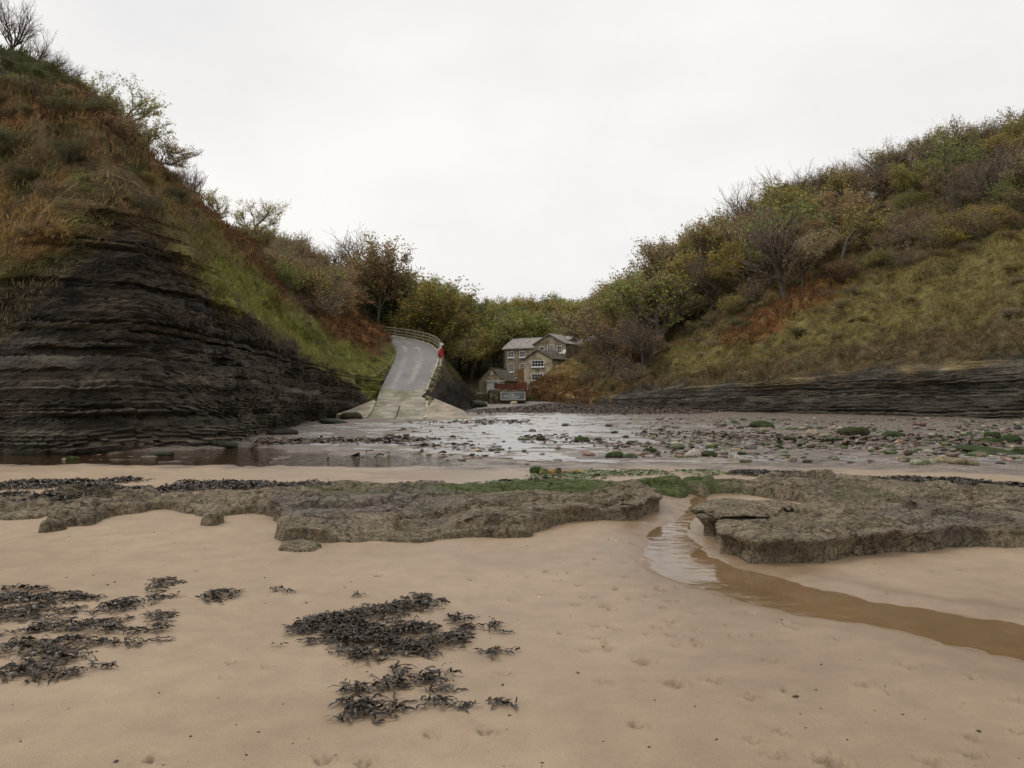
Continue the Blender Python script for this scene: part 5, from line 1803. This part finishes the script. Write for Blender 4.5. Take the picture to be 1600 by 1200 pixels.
# shingle: thousands of bits
def pebbles(name, n, seed, region, size, cols, label, flatten=.5):
    g = np.random.default_rng(seed)
    bm = bmesh.new(); bmesh.ops.create_icosphere(bm, subdivisions=1, radius=.5)
    ico = np.array([v.co[:] for v in bm.verts]); fc = np.array([[v.index for v in f.verts] for f in bm.faces]); bm.free()
    pts = region(g, n)
    n = len(pts)
    z = beach_z(pts[:, 0], pts[:, 1], False)[0]
    s = size * np.exp(g.normal(0, .45, n))
    sc = np.stack([s * g.uniform(.8, 1.6, n), s * g.uniform(.7, 1.2, n), s * g.uniform(.3, .6, n) * flatten * 2], 1)
    a = g.uniform(0, 6.28, n)
    loc = ico[None] * (1 + .25 * g.normal(0, 1, (n, 12, 1))) * sc[:, None]
    x = loc[..., 0] * np.cos(a)[:, None] - loc[..., 1] * np.sin(a)[:, None]
    y = loc[..., 0] * np.sin(a)[:, None] + loc[..., 1] * np.cos(a)[:, None]
    V = np.stack([x + pts[:, :1], y + pts[:, 1:2], loc[..., 2] + z[:, None] + sc[:, 2:3] * .2], -1).reshape(-1, 3)
    Fc = (fc[None] + np.arange(n)[:, None, None] * 12).reshape(-1, 3)
    c = np.array(cols)[g.integers(0, len(cols), n)] * g.uniform(.6, 1.4, (n, 1))
    o = link(name, mesh_np(name, V, Fc, M['pebble'], np.repeat(c, 12, 0)))
    tag(o, label, 'shingle', None, 'stuff')
def reg_flat(g, n):
    px = np.where(g.random(n) < .7, g.uniform(1000, 1650, n), g.uniform(600, 1650, n))
    d = np.exp(g.uniform(np.log(17.5), np.log(48), n))
    x = (px - 800) / F * d
    cl = fbm(x * .5, d * .5, 0 * x, 3, 610)
    k = cl > g.uniform(-.5, .35, n)
    return np.stack([x, d], 1)[k]
pebbles('shingle', 6000, 11, reg_flat, .10, [(.20, .17, .14), (.27, .21, .15), (.08, .065, .05), (.14, .09, .07), (.05, .07, .02), (.06, .08, .02)], 'shingle and broken shale strewn over the wet flat')

def reg_near(g, n):
    d = 3.0 * np.exp(g.random(n) * 1.1)
    x = g.uniform(-.75, .75, n) * d
    k = sdf_poly(x, d, STREAM) < -.1
    return np.stack([x, d], 1)[k]
pebbles('sand_debris', 420, 12, reg_near, .009, [(.05, .035, .025), (.03, .025, .02), (.10, .06, .04), (.42, .36, .28)], 'tiny shell bits and weed crumbs scattered on the foreground sand')
# ------------------------------------------------------------------ seaweed
LB = BVHTree.FromPolygons([tuple(v) for ob_ in (led1, led2, led3) for v in np.array([q.co[:] for q in ob_.data.vertices]).tolist()],
                          sum([[[i + off_ for i in p.vertices] for p in ob_.data.polygons] for ob_, off_ in ((led1, 0), (led2, len(led1.data.vertices)), (led3, len(led1.data.vertices) + len(led2.data.vertices)))], []))
def surf(x, y):
    z = beach_z(x, y, False)[0]
    out = z.copy()
    for i in range(len(x)):
        h = LB.ray_cast(Vector((float(x[i]), float(y[i]), 3)), Vector((0, 0, -1)))
        if h[0] is not None: out[i] = max(out[i], h[0].z)
    return out
def fronds(P, seed, ln, wd, lift, head=0.0, cols=((.014, .010, .006), (.026, .019, .011), (.056, .040, .022)), spread=1.2):
    g = np.random.default_rng(seed)
    n = len(P)
    a = head + g.normal(0, spread, n) + np.pi * (g.random(n) < .35)
    L = ln * g.uniform(.5, 1.5, n); W = wd * g.uniform(.5, 1.4, n)
    k = 6
    V = np.zeros((n, k, 2, 3))
    x, y = P[:, 0].copy(), P[:, 1].copy()
    cur = g.normal(0, .45, n)
    hgt = lift * g.uniform(.2, 1.3, n)
    tw = g.uniform(-1.1, 1.1, n)
    for i in range(k):
        t = i / (k - 1)
        z = P[:, 2] + .006 + hgt * np.sin(np.pi * (t * .85 + .08)) + g.normal(0, .004, n)
        wv = W * (.55 + .6 * np.sin(np.pi * min(1, t * .9 + .1)) ** .6) * (1 if i < k - 1 else .3)
        r = tw * (.4 + t)
        sx, sy, sz = -np.sin(a) * np.cos(r), np.cos(a) * np.cos(r), np.sin(r)
        for s_, q in ((0, -1), (1, 1)):
            V[:, i, s_, 0] = x + q * sx * wv; V[:, i, s_, 1] = y + q * sy * wv; V[:, i, s_, 2] = np.maximum(z + q * sz * wv, P[:, 2] + .001)
        x = x + np.cos(a) * L / k; y = y + np.sin(a) * L / k
        a = a + cur / k * 2 + g.normal(0, .12, n)
    o = np.arange(n)[:, None] * (2 * k)
    Fq = np.concatenate([o + np.array([[2 * i, 2 * i + 2, 2 * i + 3, 2 * i + 1]]) for i in range(k - 1)], 0)
    c = np.array(cols)[g.integers(0, len(cols), n)] * g.uniform(.6, 1.5, (n, 1))
    return V.reshape(-1, 3), Fq, np.repeat(c, 2 * k, 0)
seedc = [1000]
def wrack(blobs, label, dens=2100, ln=.085, wd=.0052, lift=.016, head=.25, group=None, cols=None, name='wrack_clump', kind=None, spread=.9, brk_up=False):
    seedc[0] += 1
    g = np.random.default_rng(seedc[0])
    P = []
    for (px, py, rx, ry) in blobs:
        x, y = G(px, py)
        H = EYE - float(base(y))
        ax, ay = rx * y / F, ry * y * y / (F * H)
        n = int(max(10, dens * math.pi * ax * ay))
        r = np.sqrt(g.random(n)) ; th = g.uniform(0, 6.28, n)
        r *= 1 + .25 * np.sin(3 * th + g.uniform(0, 6)) + g.normal(0, .12, n)
        qx, qy = x + ax * r * np.cos(th), y + ay * r * np.sin(th)
        hz = .035 * np.clip(1 - r, 0, 1) * min(1, ay / .1)
        P.append(np.stack([qx, qy, hz], 1))
    P = np.vstack(P)
    if len(P) > 200 and brk_up:
        brk = fbm(P[:, 0] * 4.5, P[:, 1] * 6.5, 0 * P[:, 0], 3, seedc[0])
        P = P[brk > -.10 + g.normal(0, .07, len(P))]
    P[:, 2] += surf(P[:, 0], P[:, 1])
    kw = {} if cols is None else {'cols': cols}
    V, Fq, c = fronds(P, seedc[0], ln, wd, lift, head, spread=spread, **kw)
    o = link(name, mesh_np(name, V, Fq, M['weed'], c))
    tag(o, label, 'seaweed', group, kind)
    return o
FG = [
 ([(500, 985, 52, 26), (545, 972, 62, 22), (470, 1003, 32, 14), (560, 1005, 60, 24), (605, 992, 55, 26), (575, 1026, 24, 14), (640, 985, 42, 10), (640, 1012, 50, 14), (688, 1008, 38, 18), (715, 1000, 20, 5)], 'largest dark wrack heap on the foreground sand'),
 ([(605, 955, 24, 9), (640, 949, 34, 9), (652, 938, 18, 8), (682, 941, 14, 3)], 'narrow wrack arm above the largest heap'),
 ([(712, 967, 16, 7)], 'small wrack tuft right of the narrow arm'),
 ([(720, 986, 13, 8), (736, 979, 9, 3)], 'small wrack tuft at the upper right corner of the largest heap'),
 ([(660, 982, 16, 7)], 'thin wrack tuft in the notch of the largest heap'),
 ([(770, 979, 8, 8), (785, 987, 12, 2)], 'lone grey-brown sprig right of the wrack heaps'),
 ([(762, 1024, 14, 5), (782, 1017, 20, 3)], 'thin slanting wrack streak right of the largest heap'),
 ([(548, 1080, 22, 8), (590, 1074, 34, 10), (640, 1066, 40, 9), (690, 1060, 28, 10), (700, 1048, 12, 5)], 'long wrack arm below the largest heap'),
 ([(622, 1048, 16, 6)], 'forked wrack sprig between the two biggest masses'),
 ([(688, 1080, 22, 6)], 'little wrack sprig under the long lower arm'),
 ([(556, 1116, 26, 14), (588, 1108, 36, 18), (620, 1112, 18, 5), (545, 1100, 18, 6)], 'lowest rounded wrack heap nearest the camera'),
 ([(678, 1101, 28, 7), (715, 1107, 24, 5)], 'flat wrack strand right of the lowest heap'),
 ([(770, 1100, 10, 2), (795, 1101, 14, 1.5)], 'thin curved stalk right of the lowest heap'),
 ([(15, 938, 40, 9), (85, 938, 42, 7), (130, 938, 28, 3)], 'topmost wrack band at the left edge'),
 ([(20, 922, 22, 3), (50, 925, 22, 3)], 'faint weed streaks above the left wrack bands'),
 ([(18, 963, 42, 14), (62, 955, 20, 7)], 'thick wrack patch at the left edge second from top'),
 ([(108, 957, 22, 4), (85, 968, 16, 4)], 'scattered weed strands right of the left-edge patch'),
 ([(178, 953, 26, 10), (195, 945, 18, 6)], 'dark wrack knot at the right end of the left group'),
 ([(35, 998, 46, 12), (95, 985, 46, 14), (150, 985, 42, 12), (190, 978, 24, 10), (205, 990, 14, 5)], 'broad wrack band across the middle of the left group'),
 ([(200, 1008, 26, 4), (160, 1010, 16, 4)], 'pale flattened weed strand right of the left group'),
 ([(40, 1018, 55, 10), (110, 1008, 40, 8)], 'wrack layer below the broad left band'),
 ([(70, 1034, 40, 10), (118, 1030, 24, 6)], 'wrack knot lower in the left group'),
 ([(18, 1055, 32, 10), (58, 1052, 30, 9)], 'lowest wrack heap at the left edge'),
 ([(70, 1062, 24, 6), (110, 1056, 24, 5), (150, 1046, 20, 4)], 'slanting wrack tail at the bottom of the left group'),
 ([(252, 914, 20, 5), (244, 924, 14, 4)], 'upper weed tuft left of the lone spindle-shaped clump'),
 ([(245, 937, 16, 2.5), (228, 944, 14, 2), (275, 934, 9, 2)], 'thin weed strands below the upper tuft'),
 ([(345, 933, 26, 8), (325, 940, 10, 4)], 'lone spindle-shaped wrack clump on bare sand'),
 ([(248, 964, 14, 4), (249, 970, 5, 7), (249, 976, 5, 9), (250, 984, 6, 6), (250, 988, 11, 3)], 'small spindly weed scrap right of the left group'),
 ([(243, 1003, 9, 2)], 'tiny weed scrap right of the pale strand'),
 ([(432, 923, 8, 1.5), (446, 927, 8, 2)], 'thin weed scrap left of the narrow arm'),
 ([(560, 931, 6, 1.5)], 'single dark weed scrap above the largest heap'),
]
for bl, lab in FG:
    wrack(bl, lab, brk_up=lab.startswith(('largest', 'long wrack arm', 'broad wrack band', 'lowest rounded')), dens=2100 if len(bl) > 2 else 1700)
LEDGEW = [
 ([(40, 760, 50, 6), (110, 757, 40, 4), (190, 753, 30, 3)], 'dark wrack band at the far left behind the left ledge'),
 ([(12, 776, 24, 4)], 'short wrack patch at the left edge before the sand strip'),
 ([(90, 782, 35, 6), (160, 778, 30, 5), (55, 789, 24, 3)], 'wrack hummock left of the low end of the left ledge'),
 ([(130, 770, 20, 4), (215, 768, 40, 4), (280, 765, 40, 4)], 'wrack strip along the back of the low left ledge'),
 ([(340, 760, 40, 5), (390, 760, 40, 5), (300, 757, 20, 3)], 'thick wrack strip behind the small brown boulder'),
 ([(450, 762, 50, 5), (520, 762, 40, 4)], 'wrack strip along the middle back of the left ledge'),
 ([(580, 764, 40, 4), (640, 762, 40, 4), (668, 759, 20, 3)], 'wrack strip at the right end of the left back band'),
 ([(480, 779, 30, 3)], 'wrack patch on top of the left ledge right of its notch'),
 ([(355, 778, 30, 3)], 'wrack patch on the low left ledge behind the squat boulder'),
 ([(795, 758, 18, 3)], 'small dark wrack patch left of the green algae'),
 ([(850, 770, 22, 2.5)], 'thin wrack strand on the left ledge below the green algae'),
 ([(1180, 741, 40, 4), (1240, 743, 40, 5)], 'wrack at the left end of the right ledge crest'),
 ([(1300, 747, 45, 5), (1360, 752, 40, 5)], 'wrack on the middle of the right ledge crest'),
 ([(1420, 750, 40, 3), (1400, 764, 30, 4), (1450, 760, 24, 4)], 'wrack straggling down the right ledge'),
 ([(1500, 755, 40, 5), (1545, 762, 40, 4), (1590, 762, 30, 4)], 'wrack at the right end of the right ledge crest'),
]
for bl, lab in LEDGEW:
    wrack(bl, lab, 700, .13, .009, .035, 0.0, spread=1.5)
# weed too scattered to count on the flat
RED = ((.058, .034, .023), (.085, .048, .031), (.045, .029, .020), (.078, .056, .034))
def weedfield(blobs, label, dens, ln=.25, wd=.03, lift=.05, cols=RED):
    wrack(blobs, label, dens, ln, wd, lift, 0.0, None, cols, 'drift_weed', 'stuff', 1.4)
weedfield([(880, 641, 110, 3), (990, 640, 120, 3.2), (940, 636, 130, 2.2), (1060, 643, 60, 2)], 'brown weed bank drifted below the right cliff foot', 60, .35, .022, .09)
weedfield([(520, 690, 120, 4), (620, 688, 70, 3), (430, 694, 40, 3)], 'red-brown weed spread before the slipway', 60)
weedfield([(900, 690, 90, 5), (850, 684, 60, 3), (700, 700, 90, 5), (1000, 700, 80, 6), (1100, 680, 120, 6), (1250, 690, 150, 10), (1450, 690, 160, 12), (760, 660, 80, 3), (720, 645, 60, 2), (600, 712, 120, 4)], 'scattered red-brown weed on the wet flat', 9, .3, .035, .05)
weedfield([(880, 748, 60, 6), (930, 742, 60, 5), (1000, 740, 50, 4), (800, 756, 60, 4), (1100, 740, 40, 4)], 'bright green weed over the rocks at the stream gap', 260, .10, .010, .012, ((.06, .10, .02), (.09, .14, .03), (.045, .075, .018)))

# ------------------------------------------------------------------ say which one
ORD = ['', 'second ', 'third ', 'fourth ', 'fifth ', 'sixth ', 'seventh ', 'eighth ', 'ninth ', 'tenth ', 'eleventh ', 'twelfth ', 'thirteenth ', 'fourteenth ', 'fifteenth ', 'sixteenth ']
BINS = {
 'trees of the wood': [(560, 'above the bracken bank'), (640, 'above the lane top'), (700, 'behind the rail fence'), (760, 'above the knoll'), (805, 'left of the mill roof'), (880, 'behind the mill roof'), (9999, 'right of the mill')],
 'shrubs on the left': [(400, 'below the lone skyline hawthorn'), (480, 'midway down the left skyline'), (560, 'above the left bracken'), (9999, 'beside the lane top')],
 'trees of the right': [(950, 'on the bank right of the mill'), (1080, 'round the big domed tree'), (1210, 'round the tall bare tree'), (1330, 'left of the domed leafless tree'), (1450, 'round the domed leafless tree'), (9999, 'at the top right')],
 'shrubs above the right': [(960, 'right of the mill'), (1060, 'below the big domed tree'), (1160, 'left of the torn turf edge'), (1300, 'above the torn turf edge'), (1420, 'below the domed leafless tree'), (1520, 'high right of the turf edge'), (9999, 'at the right edge')],
 'mounds on the right': [(1150, 'by the lower turf edge'), (1250, 'below the torn turf edge'), (1350, 'mid open right slope'), (1450, 'below the domed leafless tree'), (1550, 'right part of the open slope'), (9999, 'at the right edge')],
 'mounds on the left': [(60, 'at the left edge of the cliff'), (130, 'above the clay patch'), (200, 'above the shale peak'), (260, 'below the round clifftop tree'), (9999, 'right of the shale peak')],
 'small stones': [(1000, 'mid flat'), (1150, 'left of the bright green boulder'), (1260, 'below the bright green boulder'), (1370, 'round the long dark boulder'), (1470, 'behind the pale smooth boulder'), (9999, 'near the right edge')],
}
KIND = {'mounds on the right': 'mound', 'mounds on the left': 'mound', 'trees of the wood': 'tree', 'shrubs on the left': 'shrub', 'trees of the right': 'tree', 'shrubs above the right': 'shrub', 'small stones': 'stone'}
buck = {}
for o in scene.objects:
    g = o.get('group')
    if not g or o.parent: continue
    for key in BINS:
        if g.startswith(key):
            p, q = PX(np.array([o.location.x]), np.array([o.location.y]), np.array([o.location.z]))
            place = next(nm for lim, nm in BINS[key] if p[0] < lim)
            if key == 'small stones':
                tier = 'far ' if o.location.y > 30 else ('near ' if o.location.y < 21 else '')
            else:
                tier = ('high ' if q[0] < {'trees of the wood': 560, 'shrubs on the left': 420, 'trees of the right': 420, 'shrubs above the right': 420, 'mounds on the right': 460, 'mounds on the left': 260}[key] else 'low ')
            buck.setdefault((key, g.split(', ')[1], place, tier), []).append((p[0], o))
for (key, colr, place, tier), L in buck.items():
    L.sort(key=lambda a: a[0])
    for i, (_, o) in enumerate(L):
        od = 'only ' if len(L) == 1 else ('leftmost ' if i == 0 else ('rightmost ' if i == len(L) - 1 else ORD[i] if i < len(ORD) else str(i + 1) + 'th '))
        frm = '' if od in ('only ', 'leftmost ', 'rightmost ') else ' from left'
        o['label'] = f"{'' if od == 'only ' else od}{tier}{colr} {KIND[key]}{frm} {place}".strip()
tri = sum(len(m.polygons) * 2 for m in bpy.data.meshes)
print('TRIS approx', tri)
